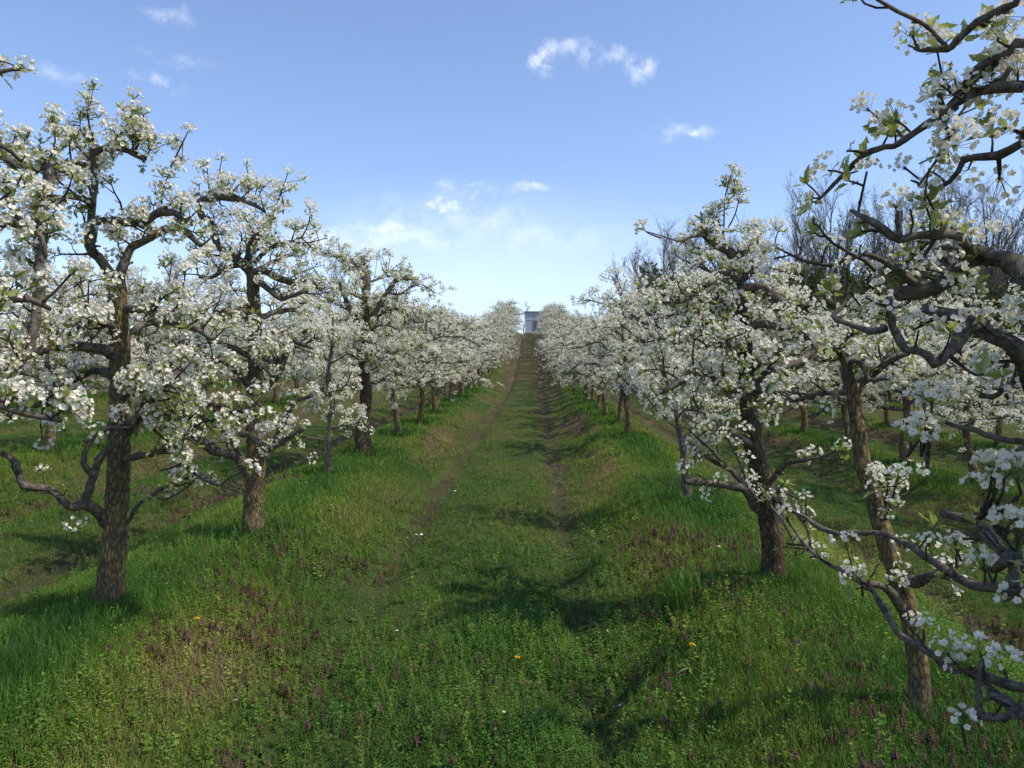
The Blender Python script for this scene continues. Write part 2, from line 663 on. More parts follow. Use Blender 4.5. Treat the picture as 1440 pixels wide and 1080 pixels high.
def flower(rad, lod, rng):
    parts = []
    if lod < 2:
        cup = rad * rng.uniform(.4, 1.2)
        off = rng.random() * 6
        for k in range(5):
            V, F = petal_shape(rad * rng.uniform(.92, 1.08), rad * .92, cup, lod)
            parts.append((rotz(V, off + k * 2 * math.pi / 5 + rng.uniform(-.1, .1)), F, 0))
        if lod == 0:
            th = np.arange(6) * math.pi / 3
            V = np.stack([np.cos(th) * rad * .2, np.sin(th) * rad * .2, np.full(6, rad * .16)], 1)
            parts.append((V, np.array([[0, 1, 2, 3, 4, 5]]), 1))
    else:
        th = np.arange(5) * 2 * math.pi / 5 + rng.random() * 6
        V = np.vstack([[0, 0, 0], np.stack([np.cos(th) * rad, np.sin(th) * rad, np.full(5, rad * .35)], 1)])
        parts.append((V, np.array([[0, 1, 2], [0, 2, 3], [0, 3, 4], [0, 4, 5], [0, 5, 1]]), 0))
    return parts


def cluster_template(lod, rng):
    """an umbel: seven to ten flowers on short stalks over a dome"""
    n = int(rng.integers(10, 15)) if lod < 2 else int(rng.integers(5, 8))
    R = .041
    tm = []
    ga = 2.4
    for i in range(n):
        ph = math.acos(1 - 1.05 * (i + .5) / n)
        th = i * ga + rng.uniform(-.3, .3)
        d = np.array([math.sin(ph) * math.cos(th), math.sin(ph) * math.sin(th), math.cos(ph) * .8])
        d = unit(d + rng.normal(0, .12, 3))
        nr = unit(d + np.array([0, 0, .25]) + rng.normal(0, .3, 3))
        Rm = frames(nr[None], np.array([rng.random() * 6]))[0]
        pos = d * R * rng.uniform(.75, 1.15) + np.array([0, 0, .012])
        fr = rng.uniform(.0100, .0148) * (1.25 if lod == 2 else 1)
        for V, F, m in flower(fr, lod, rng):
            tm.append((V @ Rm.T + pos, F, m))
        if lod == 0:                       # stalk
            e = np.array([[0, 0, -.015], [.0016, 0, -.015], pos + [.0016, 0, 0], pos])
            tm.append((e, np.array([[0, 1, 2, 3]]), 2))
    return merge(tm)


def merge(tm):
    """join template pieces that have the same material and face size"""
    out = {}
    for V, F, m in tm:
        key = (m, F.shape[1])
        if key not in out:
            out[key] = [[], [], 0]
        o = out[key]
        o[0].append(V)
        o[1].append(F + o[2])
        o[2] += len(V)
    return [(np.vstack(o[0]), np.vstack(o[1]), k[0]) for k, o in out.items()]


def leaf_piece(L, W, droop, lod):
    if lod == 0:
        V = np.array([[0, 0, 0], [.3 * L, -.42 * W, .03 * L], [.3 * L, 0, -.02 * L], [.3 * L, .42 * W, .03 * L], [.68 * L, -.40 * W, .03 * L - droop * .5], [.68 * L, 0, -.03 * L - droop * .5], [.68 * L, .40 * W, .03 * L - droop * .5], [L, 0, -droop]])
        Q = np.array([[1, 4, 5, 2], [2, 5, 6, 3]])
        T = np.array([[0, 1, 2], [0, 2, 3], [4, 7, 5], [5, 7, 6]])
        return [(V, Q, 0), (V, T, 0)]
    V = np.array([[0, 0, 0], [.5 * L, -.5 * W, .02 * L - droop * .3], [L, 0, -droop], [.5 * L, .5 * W, .02 * L - droop * .3]])
    return [(V, np.array([[0, 1, 2], [0, 2, 3]]), 0)]


def rosette_template(lod, rng, n=None):
    n = n or int(rng.integers(4, 7))
    tm = []
    for i in range(n):
        L = rng.uniform(.028, .056)
        el = rng.uniform(.0, 1.1)
        c, s = math.cos(el), math.sin(el)
        Ry = np.array([[c, 0, -s], [0, 1, 0], [s, 0, c]])
        for V, F, m in leaf_piece(L, L * rng.uniform(.36, .48), L * rng.uniform(-.05, .22), lod):
            tm.append((rotz((V + [.004, 0, 0]) @ Ry.T, i * 2 * math.pi / n + rng.uniform(-.4, .4)), F, m))
    return merge(tm)


TR = np.random.default_rng(3)
CLUSTERS = {l: [cluster_template(l, TR) for _ in range(8)] for l in (0, 1, 2)}
ROSETTES = {l: [rosette_template(l, TR) for _ in range(8)] for l in (0, 1)}


# ------------------------------------------------------------------ pear trees
class Pear:
    def __init__(self, seed, lod=1, cl=1.0, leafy=1.0, bark=None, twig=None, bloom=1.0, sides=10):
        self.rng = np.random.default_rng(seed)
        self.lod, self.cl, self.leafy, self.bloom = lod, cl, leafy, bloom
        self.trunk, self.twigs = Geo(), Geo()
        self.cp, self.cn, self.cs = [], [], []
        self.lp, self.ln, self.ls = [], [], []
        self.bark, self.twig, self.limbm = bark or M_BARK, twig or M_TWIG, M_LIMB
        self.sides = sides

    # -- wood
    def wood(self, path4, big=True, rough=.05, stem=False):
        p = np.asarray(path4)
        r = p[:, 3].max()
        s = self.sides if r > .03 else (8 if r > .015 else 5)
        if r > .05:
            s = max(s, 14)
        tube(self.trunk if big else self.twigs, p[:, :3], p[:, 3], s, 0 if stem else 1, rough if r > .012 else 0, self.rng,
             flute=.035 if r > .05 else 0)

    def limb(self, pts, step=.05, knots=True, wob=.006):
        p = spline(pts, step)
        n = len(p)
        j = self.rng.normal(0, wob, (n, 3))
        j = (j + np.roll(j, 1, 0) + np.roll(j, -1, 0)) / 2
        j[0] = 0
        p[:, :3] += j
        if knots:
            for _ in range(max(1, n // 9)):
                k = int(self.rng.integers(0, n))
                w = np.exp(-((np.arange(n) - k) / 1.1) ** 2)
                p[:, 3] *= 1 + w * self.rng.uniform(.12, .4)
        self.wood(p, rough=.05 if not knots else .11, stem=not knots)
        if knots and self.lod < 2:
            self.stubs(p)
        return p

    def stubs(self, p):
        """cut stubs and dead spurs along a limb"""
        rng = self.rng
        for _ in range(int(len(p) * .16)):
            k = int(rng.integers(1, len(p) - 1))
            r = p[k, 3]
            d = unit(rng.normal(0, 1, 3) + unit(p[k + 1, :3] - p[k, :3]) * .5 + [0, 0, .3])
            e = p[k, :3] + d * (r + rng.uniform(.012, .05))
            q = min(r * .65, rng.uniform(.004, .011))
            tube(self.trunk, np.array([p[k, :3], (p[k, :3] + e) / 2, e]), [q * 1.3, q, q * rng.uniform(.6, 1.1)], 6, 1, .12, rng)

    def wander(self, start, d, length, r0, r1, wob=.25, up=.0, step=.05):
        n = max(3, int(length / step) + 1)
        p = np.zeros((n, 4))
        d = unit(d)
        cur = np.array(start[:3], float)
        for i in range(n):
            f = i / (n - 1)
            p[i, :3] = cur
            p[i, 3] = r0 + (r1 - r0) * f
            d = unit(d + self.rng.normal(0, wob, 3) + np.array([0, 0, up]))
            cur = cur + d * length / (n - 1)
        return p

    # -- flowers
    def bloom_at(self, p, n, s=1.0, pb=.85, pl=.8):
        n = unit(np.asarray(n) + np.array([0, 0, .5]))
        if self.rng.random() < pb * self.bloom:
            self.cp.append(p)
            self.cn.append(n)
            self.cs.append(s * self.rng.uniform(.75, 1.2))
        if self.rng.random() < pl * self.leafy:
            self.lp.append(np.asarray(p) - n * .012)
            self.ln.append(n)
            self.ls.append(self.rng.uniform(.8, 1.4))

    def spurs(self, path, spacing=.085, pb=.85, t0=.05, lens=(.025, .10)):
        rng = self.rng
        seg = np.linalg.norm(np.diff(path[:, :3], axis=0), axis=1)
        acc = np.concatenate([[0], np.cumsum(seg)])
        t = t0 + rng.random() * spacing
        while t < acc[-1]:
            i = min(len(seg) - 1, int(np.searchsorted(acc, t) - 1))
            f = (t - acc[i]) / (seg[i] + 1e-9)
            q = path[i, :3] * (1 - f) + path[i + 1, :3] * f
            tan = unit(path[i + 1, :3] - path[i, :3])
            d = rng.normal(0, 1, 3)
            d = unit(d - tan * np.dot(d, tan)) + tan * .35 + np.array([0, 0, .45])
            L = rng.uniform(*lens)
            w = self.wander(q, d, L, .0042, .0028, .2, .1, .035)
            tube(self.twigs, w[:, :3], w[:, 3], 3, 0, cap=False)
            self.bloom_at(w[-1, :3], unit(w[-1, :3] - w[-2, :3]), self.cl, pb)
            t += spacing * rng.uniform(.55, 1.5)

    def sprout(self, path, spacing=.14, L=(.22, .6), up=.35, t0=.15, pb=.85, out=None, spur=.085, curl=.04, t1=None):
        """side branches along a limb, each with spurs, and spurs on the limb itself"""
        rng = self.rng
        seg = np.linalg.norm(np.diff(path[:, :3], axis=0), axis=1)
        acc = np.concatenate([[0], np.cumsum(seg)])
        t = t0 + rng.random() * spacing
        end = acc[-1] if t1 is None else t1
        while t < end:
            i = min(len(seg) - 1, int(np.searchsorted(acc, t) - 1))
            q = path[i + 1]
            tan = unit(path[i + 1, :3] - path[i, :3])
            d = rng.normal(0, 1, 3)
            d = unit(d - tan * np.dot(d, tan)) + tan * .5 + np.array([0, 0, up])
            if out is not None:
                d = d + unit(q[:3] - out) * .35
            ln = rng.uniform(*L) * (1 - .35 * t / acc[-1])
            r0 = min(q[3] * .6, .0065 + .009 * ln)
            w = self.wander(q[:3], d, ln, r0, .0032, .24, curl)
            tube(self.twigs, w[:, :3], w[:, 3], 4 if self.lod else 5, 0)
            dens = rng.choice([.55, .9, 1.0, 1.0])
            self.spurs(w, spur, pb * dens)
            self.bloom_at(w[-1, :3], unit(w[-1, :3] - w[-2, :3]), self.cl, pb)
            t += spacing * rng.uniform(.5, 1.5)
        self.spurs(path, spur * .75, pb, t0, (.025, .12))

    def shoot(self, base, tip, r=.006, n=2, spread=.05):
        """upright shoot with a few umbels round its tip"""
        base, tip = np.asarray(base, float), np.asarray(tip, float)
        mid = (base + tip) / 2 + self.rng.normal(0, .02, 3)
        p = spline([[*base, r], [*mid, r * .8], [*tip, r * .5]], .06)
        tube(self.twigs, p[:, :3], p[:, 3], 5, 0)
        d = unit(tip - base)
        for k in range(n + (n > 1) * n):
            f = max(.3, 1 - k * .10)
            q = p[int((len(p) - 1) * f), :3]
            e = q + self.rng.normal(0, spread, 3) * (1 if k else .1)
            if k:
                tube(self.twigs, np.array([q, e]), [.003, .002], 3, 0)
            self.bloom_at(e, unit(d + self.rng.normal(0, .3, 3)), self.cl * .95, 1 / max(self.bloom, .01), 1.0)

    # -- assembling
    def build(self, root, origin):
        self.trunk.build('trunk', [self.bark, self.limbm], root, origin)
        cr = self.twigs.build('crown', [self.twig], root, origin)
        rng = self.rng
        if self.cp:
            G = Geo()
            cp, cn, cs = np.array(self.cp), np.array(self.cn), np.array(self.cs)
            which = rng.integers(0, 8, len(cp))
            for k in range(8):
                m = which == k
                stamp(G, CLUSTERS[self.lod][k], cp[m], frames(cn[m], rng.random(m.sum()) * 6.28), cs[m])
            G.build('blossom', [M_PETAL, M_HEART, M_STEM], cr, origin, smooth=False)
        if self.lp:
            G = Geo()
            lp, ln, ls = np.array(self.lp), np.array(self.ln), np.array(self.ls)
            which = rng.integers(0, 8, len(lp))
            for k in range(8):
                m = which == k
                stamp(G, ROSETTES[min(self.lod, 1)][k], lp[m], frames(ln[m], rng.random(m.sum()) * 6.28), ls[m])
            G.build('foliage', [M_LEAF], cr, origin, smooth=False)
        return root


def generic_pear(seed, lod, H=2.8, limbs=17, rx=1.12, ry=1.25, r0=.085, leafy=.8, bloom=1.0, sp=.12, spur=.085, low=.85, bark=None, lean=None):
    """grown from a seed around the origin: a central stem with crooked, nearly level limbs"""
    T = Pear(seed, lod, 1.0 if lod < 2 else 1.1, leafy, bark, bloom=bloom)
    rng = T.rng
    lean = rng.normal(0, .05, 2) if lean is None else np.array(lean)
    pts = []
    for f in (0, .06, .15, .3, .5, .72, .9):
        z = f * H - (.12 if f == 0 else 0)
        pts.append([lean[0] * z + rng.normal(0, .02) * (f > .1), lean[1] * z + rng.normal(0, .02) * (f > .1), z,
                    r0 * .84 * (1.32 if f == 0 else 1.15 if f < .1 else 1.0 - .62 * f)])
    tr = T.limb(pts, .05, knots=False, wob=.008)
    zs = tr[:, 2]
    ang = rng.random() * 6
    for k in range(limbs):
        f = (k + rng.uniform(.1, .9)) / limbs
        z = low + (H * .9 - low) * f
        q = tr[int(np.argmin(abs(zs - z)))]
        ang += 2.4 + rng.uniform(-.4, .4)
        dx, dy = math.cos(ang), math.sin(ang)
        reach = (rx * abs(dx) + ry * abs(dy)) * (1.0 - .32 * max(0, f - .55) / .45) * rng.uniform(.78, 1.08)
        rr = rng.uniform(.016, .030) * (1 - .3 * f)
        rise = rng.uniform(-.05, .4) + (.25 if f > .75 else 0)
        lp = [[q[0], q[1], q[2], rr * 1.25]]
        sw = rng.normal(0, .12)
        for g in (.25, .5, .75, 1.0):
            lp.append([q[0] + dx * reach * g - dy * sw * g * 2 + rng.normal(0, .05), q[1] + dy * reach * g + dx * sw * g * 2 + rng.normal(0, .05),
                       min(H * 1.0, q[2] + rise * math.sin(g * 2.2) + rng.normal(0, .05)), rr * (1 - .62 * g)])
        L = T.limb(lp, .06, wob=.01)
        T.sprout(L, sp, (.2, .52), .3, .18, .84, out=q[:3], spur=spur)
    for k in range(int(rng.integers(5, 10))):
        a = rng.random() * 6.28
        rr = rng.random() ** .5 * .8
        b = np.array([math.cos(a) * rr * rx + lean[0] * H, math.sin(a) * rr * ry + lean[1] * H, H * rng.uniform(.86, .98)])
        T.shoot(b, b + [rng.normal(0, .06), rng.normal(0, .06), rng.uniform(.16, .42)], n=int(rng.integers(1, 4)))
    return T


def px_limbs(T, items):
    """limbs given by photo pixel, view distance and radius"""
    out = []
    for it in items:
        pts = [[*P(u, v, d), r] for (u, v, d, r) in it]
        out.append(T.limb(pts, .045))
    return out



# ------------------------------------------------------------------ the ground
def axis(*segs):
    return np.unique(np.round(np.concatenate([np.arange(a, b, s) for a, b, s in segs]), 4))


def turf_tint(x, y):
    """0 lush green .. 1 bare or dry; the worn tracks, the dry banks and the far dry stretch"""
    a, k = aisle(x)
    aa = np.abs(a)
    t = .18 + .42 * (fbm(x * .55 + 3, y * .55, 21) - .35)
    inside = np.abs(x - X0) < 24
    rut = np.exp(-((aa - .80) / .20) ** 2) * inside
    t = t + rut * (.02 + .55 * np.clip(fbm(y * .5, k * 3 + a * 1.5, 41) - .42, 0, 1)) * np.clip((y - 3) / 6, .15, 1) + rut * .14 * np.clip((y - 26) / 10, 0, 1) + .26 * rut * np.clip(vnoise(y * .45, a * 1.2 + k * 5, 47) - .5, 0, 1) * 2 * np.clip((y - 6) / 4, 0, 1)
    far = np.clip((y - 36) / 8, 0, 1) * np.clip(1.4 - aa / 1.6, 0, 1)
    t = t + .20 * far * (.5 + fbm(x * 1.2, y * .3, 66))
    bank = np.exp(-((aa - 1.4) / .42) ** 2)
    t = t + bank * .8 * np.clip(fbm(x * .7 + 9, y * .45, 51) - .42, 0, 1) * 2.2
    t = t + .45 * np.clip(np.abs(k) - .5, 0, 1) * rut
    t = t - .12 * np.clip((5.5 - y) / 2.5, 0, 1)  # darker green towards the camera: foreground shade put into the turf colour
    return t


xs = axis((-420, -60, 40), (-60, -12, 2), (-12, -5, .25), (-5, 5, .09), (5, 14, .25), (14, 60, 2), (60, 460, 40))
ys = axis((-40, 0, 2), (0, 2, .5), (2, 22, .10), (22, 92, .35), (92, 140, 6), (140, 900, 60))
GX, GY = np.meshgrid(xs, ys)
GZ = ground_z(GX, GY)
g = Geo()
nx, ny = len(xs), len(ys)
i = (np.arange(ny - 1)[:, None] * nx + np.arange(nx - 1)[None]).ravel()
F = np.stack([i, i + 1, i + nx + 1, i + nx], 1)
V = np.stack([GX.ravel(), GY.ravel(), GZ.ravel()], 1)
cxy = V[F].mean(1)
g.add(V, F, 0, np.clip(turf_tint(cxy[:, 0], cxy[:, 1]), 0, 1))
ground = g.build('ground', [M_GROUND])
tag(ground, 'grassy orchard ground rising up the slope with two worn wheel tracks', kind='structure')

# ------------------------------------------------------------------ traced trees next to the camera
ROW_L, ROW_R = 'pear trees in the row left of the grass path', 'pear trees in the row right of the grass path'


def at_base(u, v, d):
    p = P(u, v, d)
    return np.array([p[0], p[1], gz(p[0], p[1])])


def trunk_px(T, base, items, flare=1.3):
    r0 = items[0][3]
    pts = [[base[0], base[1], base[2] - .14, r0 * flare * 1.12], [base[0], base[1], base[2] + .02, r0 * flare]]
    pts += [[*P(u, v, d), r] for (u, v, d, r) in items]
    return T.limb(pts, .035, knots=False, wob=.004)


def near_tree(name, base, T, label, group):
    root = empty(name, base, 0, label, 'tree', group)
    T.build(root, base)
    return root


def thin(items, k=.84):
    return [[(u, v, d, r * k) for u, v, d, r in it] for it in items]


def tree_l1():
    b = at_base(150, 866, 4.85)
    T = Pear(101, 0, 1.05, .95, sides=12)
    tr = trunk_px(T, b, [(155, 820, 4.85, .082), (160, 760, 4.85, .073), (166, 690, 4.85, .069), (168, 640, 4.85, .066), (170, 560, 4.85, .060), (168, 480, 4.85, .062), (166, 420, 4.85, .058), (164, 394, 4.86, .055)], 1.22)
    c = P(166, 430, 4.85)
    low = px_limbs(T, thin([
        [(152, 738, 4.85, .045), (135, 718, 4.75, .040), (117, 710, 4.65, .036), (97, 713, 4.55, .027), (70, 686, 4.5, .024), (35, 682, 4.42, .021), (23, 647, 4.4, .019), (-4, 632, 4.35, .017), (-60, 610, 4.3, .012)],
        [(117, 710, 4.65, .030), (128, 680, 4.6, .030), (140, 645, 4.6, .026), (154, 628, 4.62, .020), (168, 606, 4.6, .015), (190, 600, 4.55, .012)],
        [(131, 672, 4.6, .022), (116, 650, 4.5, .022), (126, 622, 4.5, .018), (150, 604, 4.5, .014), (184, 600, 4.45, .012), (194, 572, 4.45, .013), (204, 560, 4.45, .010)],
        [(170, 650, 4.85, .030), (187, 643, 4.75, .024), (215, 638, 4.68, .021), (244, 625, 4.6, .020), (258, 638, 4.58, .020), (264, 659, 4.55, .021), (290, 672, 4.5, .020), (310, 680, 4.48, .014)],
        [(180, 735, 4.85, .016), (196, 708, 4.75, .015), (212, 696, 4.7, .014), (240, 680, 4.62, .012), (272, 668, 4.55, .008)],
        [(208, 699, 4.7, .010), (232, 704, 4.66, .009), (258, 688, 4.6, .008), (276, 672, 4.55, .006)],
    ]))
    for L in low:
        T.sprout(L, .26, (.10, .28), .5, .28, .62, spur=.14)
    mid = px_limbs(T, thin([
        [(172, 612, 4.85, .036), (190, 590, 4.8, .032), (206, 581, 4.75, .031), (241, 573, 4.7, .030), (288, 567, 4.6, .027), (318, 576, 4.55, .027), (345, 580, 4.5, .016), (372, 574, 4.45, .010)],
        [(208, 583, 4.75, .022), (236, 586, 4.72, .021), (262, 592, 4.65, .018), (285, 604, 4.6, .012)],
        [(167, 500, 4.85, .040), (142, 490, 4.7, .036), (110, 486, 4.6, .034), (75, 488, 4.5, .030), (42, 500, 4.4, .026), (10, 512, 4.3, .020), (-40, 520, 4.2, .014)],
        [(165, 530, 4.85, .034), (140, 520, 5.0, .030), (115, 529, 5.1, .028), (85, 545, 5.2, .026), (52, 572, 5.3, .020), (20, 578, 5.4, .014)],
        [(172, 436, 4.85, .034), (188, 433, 4.8, .030), (214, 440, 4.7, .028), (240, 455, 4.6, .022), (270, 462, 4.5, .016), (300, 478, 4.45, .010)],
        [(170, 470, 4.85, .028), (186, 466, 4.95, .022), (205, 456, 5.05, .020), (228, 462, 5.1, .016), (262, 500, 5.2, .011)],
        [(168, 560, 4.85, .030), (190, 545, 4.6, .022), (215, 560, 4.4, .017), (235, 540, 4.25, .012), (250, 552, 4.15, .008)],
        [(164, 470, 4.85, .028), (150, 455, 4.55, .024), (130, 450, 4.3, .019), (112, 462, 4.1, .013), (95, 470, 4.0, .008)],
    ]))
    for L in mid:
        T.sprout(L, .085, (.16, .42), .42, .12, .76, out=c)
    top = px_limbs(T, thin([
        [(164, 398, 4.86, .040), (152, 385, 4.83, .038), (137, 363, 4.8, .034), (127, 345, 4.78, .029), (128, 300, 4.76, .026), (131, 255, 4.74, .025), (132, 225, 4.73, .028), (131, 203, 4.72, .026)],
        [(165, 400, 4.86, .040), (172, 375, 4.88, .034), (184, 350, 4.9, .030), (198, 342, 4.92, .028), (223, 325, 4.95, .030), (245, 322, 4.97, .029), (264, 329, 5.0, .026), (283, 345, 5.02, .016)],
        [(128, 318, 4.77, .026), (150, 312, 4.76, .028), (175, 314, 4.72, .032), (200, 312, 4.7, .033), (216, 302, 4.68, .028), (228, 298, 4.65, .026), (254, 302, 4.6, .022), (270, 318, 4.58, .015)],
        [(132, 216, 4.73, .026), (146, 210, 4.7, .022), (160, 208, 4.67, .021), (180, 212, 4.62, .020), (204, 222, 4.6, .018)],
        [(131, 235, 4.74, .026), (112, 226, 4.7, .020), (88, 226, 4.65, .018), (62, 233, 4.6, .016), (35, 250, 4.5, .012), (-10, 262, 4.4, .008)],
        [(42, 498, 4.4, .028), (50, 430, 4.45, .034), (56, 360, 4.5, .036), (58, 300, 4.5, .036), (66, 262, 4.5, .036), (70, 240, 4.5, .042), (69, 229, 4.5, .034)],
        [(57, 330, 4.5, .024), (36, 318, 4.4, .022), (16, 290, 4.3, .020), (12, 262, 4.3, .014)],
        [(131, 225, 4.73, .018), (118, 216, 4.9, .014), (112, 205, 5.1, .010)],
        [(130, 290, 4.75, .024), (108, 275, 4.6, .018), (88, 276, 4.4, .013), (70, 290, 4.25, .008)],
    ]))
    for k, L in enumerate(top):
        T.sprout(L, .08, (.10, .27), .3, .08, .76, out=c)
    for a, t, n in (((131, 205, 4.72), (126, 122, 4.72), 0), ((129, 190, 4.72), (128, 148, 4.72), 3), ((130, 200, 4.72), (113, 168, 4.7), 2), ((69, 230, 4.5), (74, 172, 4.5), 2),
                    ((188, 214, 4.62), (187, 134, 4.6), 4), ((190, 212, 4.62), (202, 160, 4.6), 4), ((193, 215, 4.62), (183, 175, 4.6), 3), ((160, 208, 4.67), (155, 178, 4.66), 2), ((240, 235, 4.6), (264, 186, 4.6), 2),
                    ((26, 238, 4.5), (22, 190, 4.5), 3), ((45, 240, 4.5), (35, 196, 4.5), 3), ((204, 222, 4.6), (208, 195, 4.6), 3), ((228, 298, 4.65), (246, 238, 4.6), 3), ((100, 226, 4.68), (104, 200, 4.68), 2), ((70, 236, 4.5), (108, 250, 4.5), 2)):
        T.shoot(P(*a), P(*t), .006, n)
    return near_tree('pear_tree', b, T, 'nearest whole pear tree at left, a crooked low limb reaching out of frame', ROW_L)


def tree_l2():
    b = at_base(355, 751, 7.0)
    T = Pear(102, 1, 1.1, .9, sides=12)
    tr = trunk_px(T, b, [(355, 715, 7.0, .088), (358, 680, 7.0, .084), (361, 640, 7.0, .080), (357, 590, 7.0, .072), (358, 520, 7.0, .062), (359, 470, 7.0, .062), (357, 430, 7.0, .058), (356, 404, 7.0, .055)], 1.25)
    c = P(357, 450, 7.0)
    low = px_limbs(T, [
        [(348, 668, 7.0, .050), (342, 655, 6.95, .048), (334, 641, 6.9, .042), (318, 638, 6.8, .040), (298, 634, 6.7, .038), (285, 622, 6.62, .034), (276, 616, 6.58, .030), (259, 601, 6.5, .022), (240, 596, 6.45, .015)],
        [(372, 632, 6.98, .040), (386, 626, 6.8, .036), (394, 606, 6.75, .028), (404, 585, 6.7, .022), (412, 567, 6.65, .020), (440, 556, 6.6, .013)],
        [(338, 610, 6.9, .026), (350, 612, 6.8, .026), (364, 623, 6.7, .026), (385, 627, 6.6, .024), (412, 611, 6.55, .018), (430, 600, 6.5, .012)],
        [(412, 611, 6.55, .010), (435, 616, 6.5, .008), (455, 619, 6.45, .006)],
        [(340, 640, 6.9, .020), (320, 615, 6.8, .014), (300, 600, 6.7, .011), (290, 585, 6.6, .008)],
    ])
    for L in low:
        T.sprout(L, .17, (.12, .36), .5, .2, .75, spur=.11)
    mid = px_limbs(T, [
        [(360, 555, 7.0, .036), (380, 540, 7.0, .030), (394, 520, 7.0, .034), (404, 490, 7.0, .026), (420, 470, 6.95, .018), (440, 462, 6.9, .012)],
        [(352, 545, 7.0, .030), (330, 520, 6.8, .026), (310, 505, 6.6, .020), (285, 500, 6.5, .013)],
        [(352, 500, 7.0, .032), (330, 490, 7.0, .028), (300, 484, 6.95, .024), (272, 486, 6.9, .018), (245, 480, 6.85, .012)],
        [(364, 480, 7.0, .030), (385, 470, 6.8, .026), (410, 478, 6.6, .020), (440, 490, 6.45, .012)],
        [(360, 500, 7.0, .028), (372, 500, 6.6, .024), (385, 510, 6.3, .018), (395, 505, 6.1, .010)],
        [(352, 440, 7.0, .030), (335, 436, 6.7, .026), (318, 440, 6.4, .019), (305, 436, 6.2, .011)],
        [(362, 450, 7.0, .030), (385, 440, 7.2, .024), (410, 436, 7.4, .018), (435, 442, 7.5, .012)],
    ])
    for L in mid:
        T.sprout(L, .115, (.18, .45), .42, .15, .76, out=c)
    top = px_limbs(T, [
        [(355, 452, 6.98, .044), (346, 440, 6.95, .046), (339, 432, 6.93, .044), (341, 428, 6.9, .036)],
        [(356, 408, 7.0, .046), (352, 386, 6.98, .044), (344, 376, 6.95, .042), (333, 366, 6.92, .040), (321, 360, 6.9, .036), (306, 345, 6.85, .030), (302, 322, 6.85, .027), (295, 308, 6.85, .024)],
        [(295, 308, 6.85, .026), (284, 305, 6.83, .032), (280, 290, 6.82, .034), (288, 281, 6.8, .034), (304, 279, 6.78, .034), (320, 278, 6.75, .028), (345, 282, 6.7, .020), (372, 296, 6.65, .013)],
        [(356, 402, 7.0, .036), (362, 388, 7.0, .032), (372, 381, 7.0, .030), (390, 390, 6.95, .030), (410, 397, 6.9, .028), (428, 396, 6.85, .020), (455, 400, 6.8, .012)],
        [(362, 395, 6.95, .030), (372, 402, 6.9, .028), (386, 414, 6.8, .026), (396, 420, 6.75, .022), (414, 414, 6.7, .018), (433, 409, 6.65, .012)],
        [(350, 384, 6.98, .030), (345, 368, 6.9, .026), (333, 366, 6.8, .020), (340, 352, 6.7, .014)],
        [(350, 382, 6.98, .026), (356, 352, 7.0, .022), (366, 326, 7.02, .018), (376, 305, 7.05, .012)],
        [(358, 370, 6.98, .022), (385, 345, 6.9, .018), (410, 338, 6.8, .013), (430, 345, 6.7, .008)],
        [(340, 372, 6.95, .026), (318, 378, 6.7, .020), (298, 388, 6.4, .014), (280, 390, 6.2, .009)],
        [(344, 374, 6.95, .024), (350, 345, 6.6, .018), (358, 330, 6.3, .013), (365, 325, 6.1, .008)],
        [(352, 384, 7.0, .024), (380, 370, 7.3, .018), (405, 360, 7.5, .013), (425, 362, 7.7, .008)],
    ])
    for L in top:
        T.sprout(L, .105, (.16, .44), .42, .12, .76, out=c)
    for a, t, n in (((305, 279, 6.78), (312, 224, 6.8), 2), ((346, 283, 6.7), (346, 232, 6.7), 3), ((384, 300, 6.65), (405, 243, 6.6), 4), ((372, 296, 6.65), (372, 260, 6.65), 2), ((424, 335, 6.7), (436, 292, 6.7), 4),
                    ((325, 280, 6.75), (330, 255, 6.75), 2), ((360, 290, 6.7), (362, 262, 6.7), 2), ((288, 281, 6.8), (280, 258, 6.8), 2), ((410, 338, 6.8), (418, 318, 6.8), 3), ((398, 300, 6.65), (392, 262, 6.65), 3)):
        T.shoot(P(*a), P(*t), .007, n)
    return near_tree('pear_tree', b, T, 'second whole pear tree of the left row, low limbs spreading left and right', ROW_L)


def sapling(seed, u, v, d, lean, H, label, group, low=.6):
    b = at_base(u, v, d)
    T = Pear(seed, 1, 1.1, .7, M_SAPLING, M_SAPLING)
    rng = T.rng
    top = b + np.array([lean[0], lean[1], H])
    pts = [[*(b - [0, 0, .1]), .052], [*(b + [0, 0, .02]), .048]]
    for f in (.25, .45, .6, .8, 1):
        q = b + np.array([lean[0] * f ** 2, lean[1] * f ** 2, H * f]) + np.append(rng.normal(0, .02, 2), 0)
        pts.append([*q, .040 - .028 * f])
    tr = T.limb(pts, .04)
    for k in range(15):
        f = .30 + .66 * (k + rng.random()) / 15
        q = b + (top - b) * f
        a = k * 2.4 + rng.uniform(-.3, .3)
        L = rng.uniform(.4, .8) * (1 - .3 * f)
        q = tr[int(np.argmin(abs(tr[:, 2] - q[2]))), :3]
        e = q + [math.cos(a) * L, math.sin(a) * L, rng.uniform(.05, .5)]
        w = T.limb([[*q, .014], [*((q + e) / 2 + rng.normal(0, .06, 3) - [0, 0, .03]), .010], [*e, .006]], .05)
        T.sprout(w, .10, (.12, .34), .5, .1, .9)
    return near_tree('young_pear_tree', b, T, label, group)


